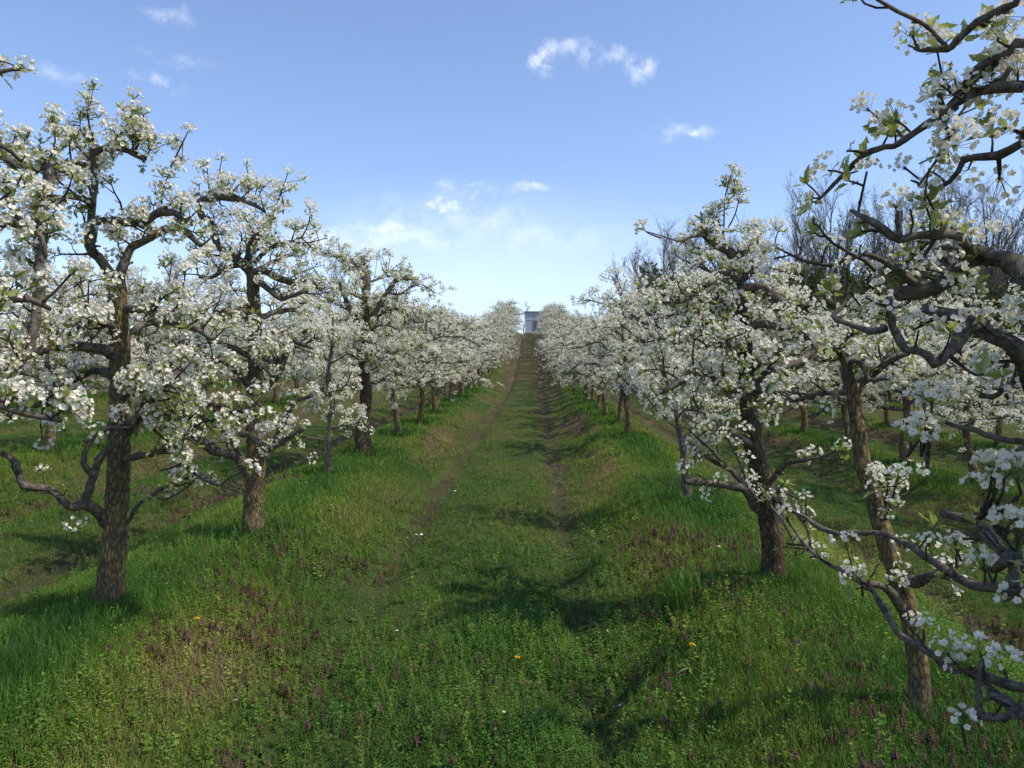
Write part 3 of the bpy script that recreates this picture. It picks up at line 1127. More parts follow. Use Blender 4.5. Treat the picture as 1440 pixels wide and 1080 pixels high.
def tree_l4():
    b = at_base(510, 643, 12.4)
    T = generic_pear(104, 1, 3.15, 24, 1.15, 1.25, .135, 2.0, .85, .085, low=1.0, bark=M_BARK_DARK, lean=(.01, 0))
    dark = [[(0, 0, 2.2, .06), (.05, 0, 2.6, .055), (.02, .05, 2.95, .05), (-.05, 0, 3.15, .04)],
            [(0, 0, 2.0, .05), (.3, -.1, 2.4, .045), (.55, -.1, 2.75, .035), (.9, -.05, 2.8, .022)],
            [(0, 0, 1.9, .05), (-.2, -.2, 2.35, .04), (-.3, -.3, 2.7, .03)]]
    for d in dark:
        T.sprout(T.limb(d, .05), .14, (.15, .35), .4, .1, .5)
    root = empty('pear_tree', b, 0, 'thick-trunked dark pear tree in the left row, greener than its neighbours', 'tree', ROW_L)
    T.build(root, (0, 0, 0))
    return root


def tree_l0():
    p = P(752, 600, 2.55)
    b = np.array([-2.72, 2.55, gz(-2.72, 2.55)])
    T = Pear(105, 0, 1.0, 1.1)
    tr = T.limb([[b[0], b[1], b[2] - .1, .12], [b[0], b[1], b[2] + .03, .11], [b[0] + .03, b[1], b[2] + .6, .085], [b[0], b[1] + .02, b[2] + 1.2, .07], [b[0] - .05, b[1] + .05, b[2] + 1.9, .058], [b[0], b[1] + .05, b[2] + 2.6, .04]], .04, False)

    def stem(f):
        return tr[int(f * (len(tr) - 1))]

    ws = []
    for f, path in ((.72, [(-60, 205, 3.0, .020), (0, 223, 3.15, .014), (23, 238, 3.2, .010)]), (.66, [(-70, 170, 2.9, .015), (0, 203, 3.0, .010), (31, 228, 3.05, .006)]),
                    (.6, [(-90, 320, 2.9, .017), (0, 314, 3.0, .012), (39, 318, 3.02, .011), (58, 334, 3.05, .010), (61, 365, 3.05, .007)]),
                    (.5, [(-90, 420, 2.9, .022), (0, 411, 3.0, .017), (31, 416, 3.1, .015), (70, 436, 3.2, .009)]), (.4, [(-80, 560, 2.7, .013), (0, 570, 2.75, .009), (60, 586, 2.8, .008), (84, 590, 2.8, .007)]),
                    (.42, [(-80, 550, 3.0, .020), (0, 573, 3.1, .016), (20, 587, 3.15, .012)]), (.8, [(-90, 118, 2.6, .012), (0, 106, 2.7, .008), (28, 98, 2.7, .005)])):
        s = stem(f)
        ws.append(T.limb([[*s[:3], path[0][3] * 1.4]] + [[*P(u, v, d), r] for u, v, d, r in path], .04))
    for k, w in enumerate(ws[:6]):
        T.sprout(w, (.3 if k < 2 else .14) if k < 4 else .3, (.03, .07) if k < 2 else (.08, .26), .2, .7 if k < 2 else .5, .95, spur=.16 if k < 2 else .08)
    T.shoot(P(0, 106, 2.7), P(30, 96, 2.7), .004, 1, .02)
    T.shoot(P(-20, 108, 2.7), P(0, 100, 2.7), .004, 1, .02)
    T.shoot(P(70, 588, 2.8), P(101, 576, 2.8), .004, 3, .03)
    rng = T.rng
    for k in range(16):
        s = stem(rng.uniform(.35, .98))
        a = rng.uniform(2.3, 4.5)
        L = rng.uniform(.5, 1.0)
        e = s[:3] + [math.cos(a) * L, math.sin(a) * L, rng.uniform(0, .5)]
        T.sprout(T.limb([[*s[:3], .022], [*((s[:3] + e) / 2 + rng.normal(0, .06, 3)), .016], [*e, .008]], .05), .15, (.15, .4), .4, .2)
    return near_tree('pear_tree', b, T, 'pear tree cut off by the left edge, only branch ends reaching in', ROW_L)


def tree_r1():
    b = at_base(1292, 998, 3.55)
    T = Pear(106, 0, .95, 1.0, sides=12)
    tr = trunk_px(T, b, [(1293, 960, 3.55, .046), (1287, 900, 3.55, .044), (1276, 850, 3.55, .044), (1262, 810, 3.56, .042), (1243, 757, 3.58, .040), (1226, 700, 3.6, .037), (1214, 650, 3.62, .037), (1206, 600, 3.64, .034), (1200, 560, 3.65, .034), (1198, 540, 3.65, .036)], 1.25)
    c = P(1200, 500, 3.65)
    Ls = px_limbs(T, [
        [(1198, 545, 3.65, .030), (1188, 530, 3.63, .020), (1187, 512, 3.6, .018), (1176, 490, 3.58, .017), (1164, 486, 3.55, .016), (1148, 490, 3.5, .017), (1128, 503, 3.45, .018), (1104, 515, 3.4, .014), (1082, 518, 3.35, .010)],
        [(1200, 545, 3.65, .022), (1192, 520, 3.6, .014), (1202, 508, 3.58, .014), (1214, 512, 3.56, .013), (1222, 530, 3.55, .010), (1240, 530, 3.5, .008)],
        [(1202, 545, 3.65, .022), (1230, 522, 3.6, .016), (1254, 504, 3.5, .013), (1276, 498, 3.4, .009)],
        [(1198, 548, 3.66, .022), (1180, 552, 3.8, .014), (1150, 556, 3.9, .011), (1115, 562, 4.0, .009), (1080, 566, 4.05, .007)],
        [(1178, 548, 3.72, .010), (1166, 570, 3.7, .008), (1140, 590, 3.66, .006)],
        [(1200, 552, 3.65, .024), (1222, 520, 3.9, .018), (1245, 500, 4.1, .014), (1270, 490, 4.3, .010)],
        [(1283, 818, 3.5, .030), (1296, 812, 3.4, .022), (1320, 806, 3.3, .017), (1345, 808, 3.2, .013), (1368, 812, 3.15, .010)],
        [(1270, 858, 3.55, .026), (1254, 838, 3.45, .018), (1236, 824, 3.4, .015), (1216, 818, 3.35, .013)],
    ])
    for k, L in enumerate(Ls):
        if k < 6:
            T.sprout(L, .12, (.08, .20), .1, .12, .85, out=c)
        else:
            T.sprout(L, .25, (.06, .14), .6, .12, .5, spur=.2)
    for a, t, n in (((1274, 838, 3.5), (1268, 800, 3.5), 1), ((1240, 742, 3.58), (1246, 690, 3.5), 0), ((1246, 700, 3.5), (1232, 668, 3.5), 2), ((1243, 745, 3.58), (1266, 684, 3.5), 2), ((1290, 900, 3.5), (1286, 876, 3.45), 1)):
        T.shoot(P(*a), P(*t), .005, n, .02)
    return near_tree('pear_tree', b, T, 'slim leaning pear tree in the right foreground, bare pole trunk topped by arched twigs', ROW_R)


def tree_r2():
    b = at_base(1087, 822, 5.5)
    T = Pear(107, 0, 1.05, .95, M_BARK_DARK, sides=12)
    tr = trunk_px(T, b, [(1087, 785, 5.5, .080), (1083, 740, 5.5, .078), (1078, 705, 5.5, .078), (1068, 660, 5.5, .074), (1060, 620, 5.5, .068), (1055, 580, 5.5, .066), (1052, 550, 5.5, .066), (1050, 520, 5.5, .052), (1046, 470, 5.5, .048), (1040, 420, 5.5, .044), (1038, 400, 5.5, .042)], 1.2)
    c = P(1050, 480, 5.5)
    low = px_limbs(T, [
        [(1066, 715, 5.5, .040), (1058, 703, 5.45, .036), (1047, 687, 5.4, .028), (1030, 684, 5.3, .024), (1004, 680, 5.2, .021), (985, 676, 5.15, .024), (965, 677, 5.1, .018)],
        [(1056, 690, 5.45, .018), (1030, 664, 5.35, .015), (1004, 650, 5.3, .016), (985, 640, 5.25, .014), (974, 652, 5.2, .015), (976, 648, 5.2, .008)],
        [(1050, 690, 5.4, .014), (1018, 652, 5.3, .012), (996, 628, 5.2, .010), (978, 614, 5.15, .008), (965, 600, 5.1, .006)],
        [(1062, 630, 5.5, .030), (1042, 616, 5.4, .028), (1024, 602, 5.3, .024), (1006, 598, 5.25, .020), (990, 580, 5.2, .013), (964, 578, 5.15, .009)],
        [(1072, 706, 5.4, .012), (1055, 690, 5.2, .010), (1044, 660, 5.1, .010), (1030, 630, 5.05, .008), (1024, 612, 5.0, .006)],
        [(1078, 690, 5.5, .022), (1096, 702, 5.4, .018), (1112, 716, 5.3, .016), (1126, 728, 5.25, .015), (1136, 745, 5.2, .013), (1140, 770, 5.15, .008)],
        [(1076, 685, 5.5, .022), (1092, 668, 5.4, .018), (1106, 652, 5.3, .016), (1130, 648, 5.2, .014), (1158, 641, 5.1, .011), (1180, 630, 5.05, .008)],
        [(1082, 710, 5.4, .014), (1100, 730, 5.3, .011), (1114, 760, 5.2, .008), (1118, 780, 5.2, .006)],
        [(1058, 600, 5.5, .022), (1062, 585, 5.3, .016), (1075, 592, 5.1, .012), (1090, 585, 5.0, .008)],
        [(1072, 700, 5.4, .016), (1085, 690, 5.2, .012), (1100, 690, 5.0, .010), (1120, 700, 4.9, .007)],
    ])
    for L in low:
        T.sprout(L, .2, (.10, .30), .5, .3, .6, spur=.13)
    mid = px_limbs(T, [
        [(1050, 558, 5.5, .036), (1040, 553, 5.4, .028), (1026, 545, 5.3, .028), (1012, 536, 5.2, .024), (980, 523, 5.1, .022), (955, 536, 5.0, .020), (934, 551, 4.95, .015)],
        [(1054, 545, 5.5, .046), (1066, 544, 5.48, .050), (1076, 534, 5.46, .052), (1081, 526, 5.45, .046)],
        [(1064, 548, 5.45, .028), (1080, 546, 5.4, .024), (1088, 530, 5.35, .020), (1092, 505, 5.3, .016), (1100, 480, 5.25, .011)],
        [(1046, 515, 5.5, .034), (1036, 508, 5.4, .026), (1030, 490, 5.3, .022), (1018, 482, 5.2, .018), (990, 490, 5.1, .012)],
        [(1050, 510, 5.5, .040), (1080, 508, 5.45, .036), (1110, 516, 5.4, .032), (1140, 502, 5.35, .028), (1165, 494, 5.3, .020), (1195, 500, 5.2, .013)],
        [(1044, 470, 5.5, .034), (1020, 462, 5.4, .028), (990, 468, 5.3, .022), (955, 470, 5.2, .016), (925, 462, 5.1, .010)],
        [(1046, 465, 5.5, .030), (1070, 455, 5.3, .026), (1100, 462, 5.15, .020), (1130, 470, 5.0, .012)],
        [(1048, 490, 5.5, .028), (1040, 480, 5.1, .022), (1028, 485, 4.8, .016), (1020, 480, 4.6, .009)],
        [(1044, 440, 5.5, .030), (1060, 430, 5.9, .024), (1085, 430, 6.2, .018), (1100, 425, 6.4, .010)],
        [(1042, 440, 5.5, .028), (1010, 430, 5.8, .022), (980, 430, 6.1, .016), (955, 425, 6.3, .010)],
    ])
    for L in mid:
        T.sprout(L, .115, (.16, .44), .42, .15, .86, out=c)
    top = px_limbs(T, [
        [(1038, 402, 5.5, .040), (1036, 380, 5.5, .036), (1031, 364, 5.48, .036), (1024, 352, 5.46, .034), (1010, 346, 5.44, .030), (998, 335, 5.42, .028), (992, 326, 5.4, .030), (990, 310, 5.4, .020)],
        [(1030, 364, 5.48, .028), (1040, 358, 5.5, .026), (1052, 354, 5.5, .022), (1070, 350, 5.5, .013)],
        [(1040, 408, 5.5, .034), (1052, 404, 5.48, .030), (1068, 402, 5.45, .030), (1085, 412, 5.4, .034), (1106, 426, 5.35, .026), (1140, 424, 5.3, .018), (1170, 424, 5.2, .012)],
        [(1050, 404, 5.5, .026), (1070, 412, 5.5, .032), (1090, 430, 5.5, .036), (1108, 440, 5.5, .032), (1126, 436, 5.5, .018)],
        [(1038, 412, 5.5, .030), (1028, 404, 5.4, .022), (1022, 394, 5.3, .018), (1008, 402, 5.2, .016), (985, 412, 5.1, .014), (962, 416, 5.0, .010)],
        [(1040, 425, 5.5, .028), (1010, 424, 5.35, .022), (975, 418, 5.2, .018), (950, 425, 5.1, .014), (920, 420, 5.0, .008)],
        [(992, 330, 5.4, .016), (975, 332, 5.35, .010), (950, 337, 5.3, .006), (908, 324, 5.25, .003)],
        [(1036, 385, 5.5, .022), (1010, 385, 5.7, .016), (985, 375, 5.9, .011), (965, 368, 6.0, .007)],
        [(1040, 395, 5.5, .024), (1060, 380, 5.2, .017), (1085, 378, 5.0, .011), (1105, 385, 4.9, .007)],
    ])
    for k, L in enumerate(top):
        if k != 6:
            T.sprout(L, .11, (.10, .24), .15, .12, .86, out=c)
    for a, t, n in (((1018, 318, 5.42), (1031, 236, 5.42), 2), ((1030, 270, 5.42), (1032, 252, 5.42), 2), ((1024, 320, 5.42), (1042, 268, 5.42), 2), ((1014, 320, 5.44), (1012, 292, 5.44), 2), ((1000, 335, 5.42), (975, 322, 5.4), 3), ((1010, 345, 5.44), (1000, 305, 5.44), 3),
                    ((930, 335, 5.3), (904, 321, 5.25), 1), ((1070, 350, 5.5), (1064, 318, 5.5), 2), ((1090, 350, 5.4), (1098, 318, 5.4), 2), ((1060, 380, 5.2), (1058, 335, 5.2), 2), ((870, 400, 5.4), (862, 382, 5.4), 2), ((985, 350, 5.4), (960, 340, 5.4), 3)):
        if t[0] != 862:
            T.shoot(P(*a), P(*t), .006, n)
    return near_tree('pear_tree', b, T, 'dark forked pear tree right of the path, tall lone shoot with umbels above its crown', ROW_R)


def tree_r0():
    b = np.array([1.86, 1.75, gz(1.86, 1.75)])
    T = Pear(108, 0, .85, .7, M_BARK_DARK, sides=12, bloom=.9)
    tr = T.limb([[b[0], b[1], b[2] - .1, .12], [b[0], b[1], b[2] + .03, .11], [b[0], b[1] + .03, b[2] + .5, .09], [b[0] + .03, b[1], b[2] + 1.1, .08], [b[0] - .03, b[1] + .05, b[2] + 1.75, .07], [b[0], b[1], b[2] + 2.3, .055], [b[0] - .05, b[1], b[2] + 2.8, .035]], .035, False)

    def stem(h):
        return tr[int(np.argmin(abs(tr[:, 2] - b[2] - h)))][:3]

    def from_stem(h, r, path):
        return T.limb([[*stem(h), r * .7]] + [[*P(u, v, d), q * (.58 if q > .02 else .74 if q > .012 else .9)] for u, v, d, q in path], .035, wob=.004)

    up = [
        from_stem(1.8, .055, [(1490, 400, 2.05, .050), (1440, 380, 2.15, .044), (1410, 366, 2.2, .043), (1385, 360, 2.25, .042), (1362, 366, 2.3, .042), (1338, 386, 2.35, .045), (1314, 404, 2.4, .042), (1285, 410, 2.42, .046), (1262, 416, 2.45, .030)]),
        from_stem(1.65, .05, [(1500, 520, 2.0, .042), (1440, 495, 2.05, .038), (1410, 480, 2.1, .036), (1384, 466, 2.15, .034), (1350, 446, 2.2, .030), (1325, 440, 2.22, .028), (1299, 434, 2.25, .022)]),
        from_stem(2.2, .03, [(1500, -20, 1.9, .016), (1432, 5, 1.95, .013), (1400, 20, 2.0, .012), (1373, 33, 2.05, .011), (1345, 57, 2.1, .010), (1332, 67, 2.12, .010), (1299, 70, 2.15, .008), (1284, 66, 2.16, .005)]),
        from_stem(2.1, .03, [(1480, 60, 1.95, .018), (1418, 76, 2.0, .016), (1385, 92, 2.05, .014), (1366, 111, 2.08, .018), (1346, 140, 2.12, .013), (1314, 171, 2.15, .013)]),
        from_stem(2.05, .03, [(1500, 130, 1.9, .015), (1440, 126, 1.95, .014), (1405, 127, 2.0, .014), (1373, 131, 2.05, .014), (1345, 146, 2.1, .014), (1314, 171, 2.15, .016), (1288, 186, 2.2, .013), (1262, 205, 2.25, .010), (1232, 212, 2.3, .010), (1218, 214, 2.32, .010), (1200, 232, 2.35, .008), (1188, 246, 2.38, .007), (1165, 272, 2.42, .006), (1147, 285, 2.45, .004)]),
        from_stem(2.0, .025, [(1490, 180, 1.85, .012), (1440, 199, 1.9, .011), (1403, 219, 1.95, .010), (1370, 222, 2.0, .010), (1351, 229, 2.02, .009), (1335, 250, 2.05, .007), (1299, 274, 2.1, .004)]),
    ]
    more = px_limbs(T, [[(u, v, d, q * (.6 if q > .014 else .85)) for u, v, d, q in it] for it in [
        [(1390, 362, 2.25, .030), (1363, 348, 2.2, .022), (1350, 334, 2.18, .020), (1330, 327, 2.16, .019), (1314, 326, 2.15, .018), (1290, 330, 2.15, .017), (1262, 337, 2.15, .018), (1240, 325, 2.15, .014), (1220, 310, 2.16, .010), (1196, 296, 2.18, .006)],
        [(1362, 352, 2.25, .020), (1335, 345, 2.3, .016), (1310, 340, 2.35, .016), (1284, 338, 2.4, .016), (1262, 334, 2.42, .020), (1266, 318, 2.42, .016), (1262, 300, 2.42, .010)],
        [(1384, 455, 2.15, .028), (1364, 462, 2.1, .026), (1347, 474, 2.06, .025), (1330, 497, 2.02, .023), (1314, 512, 2.0, .022), (1292, 499, 2.0, .017), (1273, 491, 2.0, .016), (1262, 472, 2.0, .012), (1256, 446, 2.0, .011), (1247, 416, 2.0, .009)],
        [(1247, 462, 2.2, .016), (1225, 466, 2.25, .011), (1205, 464, 2.3, .010), (1186, 456, 2.32, .009), (1171, 446, 2.35, .009), (1184, 432, 2.36, .008), (1199, 408, 2.38, .005)],
        [(1300, 408, 2.4, .022), (1260, 378, 2.4, .012), (1225, 356, 2.4, .009), (1200, 362, 2.4, .008), (1173, 370, 2.4, .008), (1130, 361, 2.4, .006), (1092, 346, 2.4, .004)],
        [(1230, 380, 2.4, .008), (1200, 362, 2.3, .007), (1170, 340, 2.25, .005), (1150, 320, 2.22, .004), (1142, 306, 2.2, .004)],
        [(1332, 67, 2.12, .008), (1310, 48, 2.1, .007), (1290, 34, 2.1, .007), (1266, 18, 2.1, .006), (1232, -2, 2.1, .004)],
        [(1366, 111, 2.08, .008), (1366, 138, 2.0, .005), (1352, 158, 1.95, .004), (1338, 180, 1.92, .004), (1330, 192, 1.9, .003)],
        [(1346, 152, 2.1, .007), (1325, 170, 2.05, .006), (1335, 192, 2.02, .005), (1320, 205, 2.0, .005), (1312, 225, 2.0, .004), (1290, 262, 2.0, .003)],
        [(1262, 205, 2.25, .006), (1285, 190, 2.2, .005), (1296, 175, 2.2, .004)],
        [(1314, 404, 2.4, .026), (1330, 380, 2.6, .02), (1355, 370, 2.8, .018), (1388, 372, 3.0, .012)],
        [(1410, 480, 2.1, .024), (1440, 520, 2.3, .022), (1415, 545, 2.5, .016), (1380, 560, 2.7, .010)],
    ]])
    for k, L in enumerate(up[2:] + more[:10]):
        if k in (8, 9):
            T.sprout(L, .3, (.03, .08), .4, .2, .8, spur=.16)
        else:
            T.sprout(L, .13 if k < 4 else .19, (.06, .18), .2, .12, .92, spur=.09 if k < 4 else .12)
    for L in up[:2] + more[10:]:
        T.sprout(L, .2, (.08, .24), .3, .25, .85, spur=.16)
    low = [
        from_stem(.95, .04, [(1500, 840, 1.9, .020), (1440, 834, 2.05, .0185), (1405, 829, 2.15, .0185), (1373, 824, 2.25, .018), (1335, 803, 2.4, .017), (1299, 780, 2.55, .016), (1268, 762, 2.68, .015), (1240, 752, 2.8, .013)]),
        from_stem(.75, .035, [(1520, 985, 1.8, .016), (1440, 966, 1.9, .014), (1396, 954, 2.0, .013), (1350, 938, 2.1, .012), (1310, 917, 2.2, .012), (1285, 903, 2.3, .013), (1262, 887, 2.4, .010), (1238, 852, 2.5, .009), (1218, 822, 2.6, .008), (1188, 806, 2.7, .009), (1160, 788, 2.8, .008), (1133, 768, 2.9, .007), (1112, 742, 3.0, .006), (1095, 717, 3.1, .005)]),
        from_stem(.7, .04, [(1520, 1040, 1.75, .026), (1440, 998, 1.9, .020), (1412, 984, 1.95, .019), (1388, 966, 2.0, .014), (1378, 958, 2.02, .009)]),
        from_stem(.68, .035, [(1520, 1030, 1.7, .018), (1440, 1009, 1.85, .014), (1410, 1010, 1.9, .013), (1384, 1006, 1.95, .014), (1374, 999, 1.97, .010), (1376, 968, 1.97, .008), (1379, 930, 1.97, .006)]),
        from_stem(1.1, .04, [(1500, 815, 1.85, .026), (1440, 789, 2.0, .023), (1410, 777, 2.1, .021), (1390, 752, 2.2, .020), (1373, 729, 2.3, .019), (1352, 724, 2.35, .018), (1328, 722, 2.4, .016)]),
        from_stem(1.45, .03, [(1490, 630, 1.9, .012), (1440, 622, 2.0, .010), (1405, 618, 2.05, .009), (1370, 606, 2.1, .007), (1325, 592, 2.15, .005)]),
    ]
    more2 = px_limbs(T, [
        [(1240, 752, 2.8, .010), (1210, 752, 2.85, .0095), (1177, 751, 2.9, .009), (1150, 740, 2.95, .008), (1129, 729, 3.0, .007), (1108, 712, 3.05, .006), (1095, 698, 3.1, .005)],
        [(1396, 800, 2.15, .014), (1412, 790, 2.1, .013), (1425, 792, 2.05, .010)],
        [(1421, 825, 2.08, .014), (1420, 805, 2.1, .013), (1408, 784, 2.12, .012)],
        [(1310, 917, 2.2, .006), (1330, 948, 2.15, .006), (1360, 946, 2.1, .005), (1384, 958, 2.05, .004)],
    ])
    for L in low[:2] + more2[:1]:
        T.sprout(L, .24, (.05, .16), .6, .35, .35, spur=.22)
    for k, L in enumerate(low[2:5]):
        T.sprout(L, .35, (.05, .14), .6, .5, .4 if k == 2 else .15, spur=.4)
    for k, (u, v, d) in enumerate(((1378, 906, 1.97), (1352, 1008, 1.95), (1306, 755, 2.45), (1344, 752, 2.35), (1350, 762, 2.35), (1382, 786, 2.15), (1398, 788, 2.15), (1209, 804, 2.6), (1300, 556, 2.12), (1310, 552, 2.12), (1282, 610, 2.1), (1296, 600, 2.1), (1306, 612, 2.1), (1390, 644, 2.1),
                                   (1400, 650, 2.1), (1424, 652, 2.05), (1380, 680, 2.1), (1396, 676, 2.1), (1416, 724, 2.05), (1428, 735, 2.05), (1432, 660, 2.0), (1420, 722, 2.05), (1436, 838, 2.0))):
        p = P(u, v, d)
        q = p - np.array([T.rng.normal(0, .01), T.rng.normal(0, .01), T.rng.uniform(.05, .09)])
        tube(T.twigs, np.array([q, (p + q) / 2 + T.rng.normal(0, .004, 3), p - [0, 0, .02]]), [.004, .0035, .003], 5, 0)
        T.bloom_at(p - [0, 0, .02], [T.rng.normal(0, .25), T.rng.normal(0, .25), 1], .78 if k < 8 else .95, 9, 1)
        if k in (8, 9, 10, 11, 12):
            tube(T.twigs, np.array([P(1310, 592, 2.12), q]), [.005, .004], 5, 0)
        if 13 <= k <= 21:
            tube(T.twigs, np.array([P(1373 + (u - 1373) * .4, 729, 2.2), q]), [.006, .004], 5, 0)
    T.shoot(P(1255, 700, 2.6), P(1262, 672, 2.6), .004, 2, .03)
    rng = T.rng
    for k in range(30):                      # the half of the crown behind the frame's edge
        s = stem(rng.uniform(.9, 2.75))
        a = rng.uniform(-2.1, .9)
        L = rng.uniform(.5, 1.0)
        e = s + [math.cos(a) * L, math.sin(a) * L - .1, rng.uniform(0, .5)]
        T.sprout(T.limb([[*s, .024], [*((s + e) / 2 + rng.normal(0, .06, 3)), .017], [*e, .008]], .05), .15, (.15, .4), .4, .2)
    return near_tree('pear_tree', b, T, 'closest pear tree cut off by the right edge, heavy dark limbs overhanging the foreground', ROW_R)


tree_l0(); tree_l1(); tree_l2(); tree_l4(); tree_r0(); tree_r1(); tree_r2()
sapling(110, 462, 668, 10.4, (.02, .0), 2.1, 'thin young pear tree with a pale slender trunk in the left row', ROW_L)
sapling(111, 966, 710, 8.3, (-.55, .1), 2.2, 'thin young pear tree leaning left beside the dark forked tree right of the path', ROW_R)

# ------------------------------------------------------------------ the rest of the orchard
PROTO = []
for k, (seed, lod, H, limbs, r0, leafy, bloom) in enumerate(((201, 1, 2.75, 19, .085, .75, 1.0), (202, 1, 2.65, 20, .075, .8, 1.0), (203, 1, 2.85, 18, .09, .9, .95),
                                                            (204, 2, 2.75, 20, .085, .6, 1.0), (205, 2, 2.6, 20, .08, .6, 1.0), (206, 2, 2.85, 19, .085, .7, 1.0))):
    T = generic_pear(seed, lod, H, limbs, 1.12, 1.28, r0, leafy, bloom, .125 if lod == 1 else .13, .095 if lod == 1 else .10)
    root = empty('pear_tree', (0, 0, 0))
    T.build(root, (0, 0, 0))
    PROTO.append([root, False])
TN = np.random.default_rng(77)


def plant(x, y, label, group, scale=1.0, width=1.0, tall=.93):
    k = int(TN.integers(0, 3)) + (3 if y > 26 else 0)
    root, used = PROTO[k]
    o = copy_tree(root) if used else root
    PROTO[k][1] = True
    o.location = (x, y, gz(x, y) - .02)
    o.rotation_euler = (0, 0, TN.normal(0, .25) + (math.pi if TN.random() < .5 else 0))
    s = scale * TN.uniform(.93, 1.08)
    o.scale = (s * width * TN.uniform(.95, 1.05), s, s * tall * TN.uniform(.94, 1.07))
    tag(o, label, 'tree', group)
    return o


def plant_row(x, ds, group, names, rest, jit=.08):
    for i, d in enumerate(ds):
        lab = names[i] if i < len(names) else rest
        plant(x + TN.normal(0, jit), d, lab, group, 1.0, .84 if group == ROW_R and d < 25 else .97, (.86 if d < 25 else .92 if d < 40 else 1.02) if group == ROW_R else .94 if d < 40 else 1.0)


dl = [15.3, 17.8, 20.6, 23.2] + list(np.arange(25.7, 82.5, 2.42))
plant_row(-2.71, dl, ROW_L, ['first pear tree behind the thick dark one in the left row, straight trunk',
                             'second pear tree behind the thick dark one in the left row, short trunk',
                             'third pear tree behind the thick dark one in the left row',
                             'fourth pear tree behind the thick dark one in the left row'],
          'far white blossoming pear tree merging into the wall of blossom left of the path')
dr = [14.6, 17.4, 19.5, 21.6, 24.4] + list(np.arange(26.9, 82.5, 2.42))
TN.integers(0, 3), TN.normal(), TN.random(), TN.random(3)
plant_row(1.80, dr, ROW_R, ['first pear tree beyond the gap in the right row, forked trunk',
                            'second pear tree beyond the gap in the right row, straight trunk',
                            'third pear tree beyond the gap in the right row, in shade',
                            'fourth pear tree beyond the gap in the right row, half hidden',
                            'fifth pear tree beyond the gap in the right row, short dark trunk'],
          'far white blossoming pear tree merging into the wall of blossom right of the path')
G2L, G2R = 'pear trees in the second row to the left', 'pear trees in the second row to the right'
G3L, G3R = 'pear trees in the third row to the left', 'pear trees in the third row to the right'
plant_row(-7.05, [8.6, 11.2, 13.6, 16.0, 18.4, 20.8] + list(np.arange(23.2, 62, 2.42)), G2L,
          ['pear tree of the second left row, behind the nearest left tree', 'pear tree one row behind at the left edge, dark trunk in grass'],
          'blossoming pear tree of the second left row, seen through the first row')
plant_row(6.05, [8.7, 11.1, 13.2, 15.4, 17.8, 20.2] + list(np.arange(22.6, 66, 2.42)), G2R,
          ['pear tree of the second right row, behind the closest dark limbs', 'dark pear tree of the second right row, right of the slim leaning trunk'],
          'blossoming pear tree of the second right row, seen through the first row')
plant_row(-11.4, list(np.arange(13.0, 58, 2.42)), G3L, [], 'white blossoming pear tree of the third left row, glimpsed behind two nearer rows')
plant_row(10.4, list(np.arange(13.5, 58, 2.42)), G3R, [], 'white blossoming pear tree of the third right row, glimpsed behind two nearer rows')
for r, used in PROTO:
    if not used:
        for c in list(r.children_recursive):
            bpy.data.objects.remove(c)
        bpy.data.objects.remove(r)


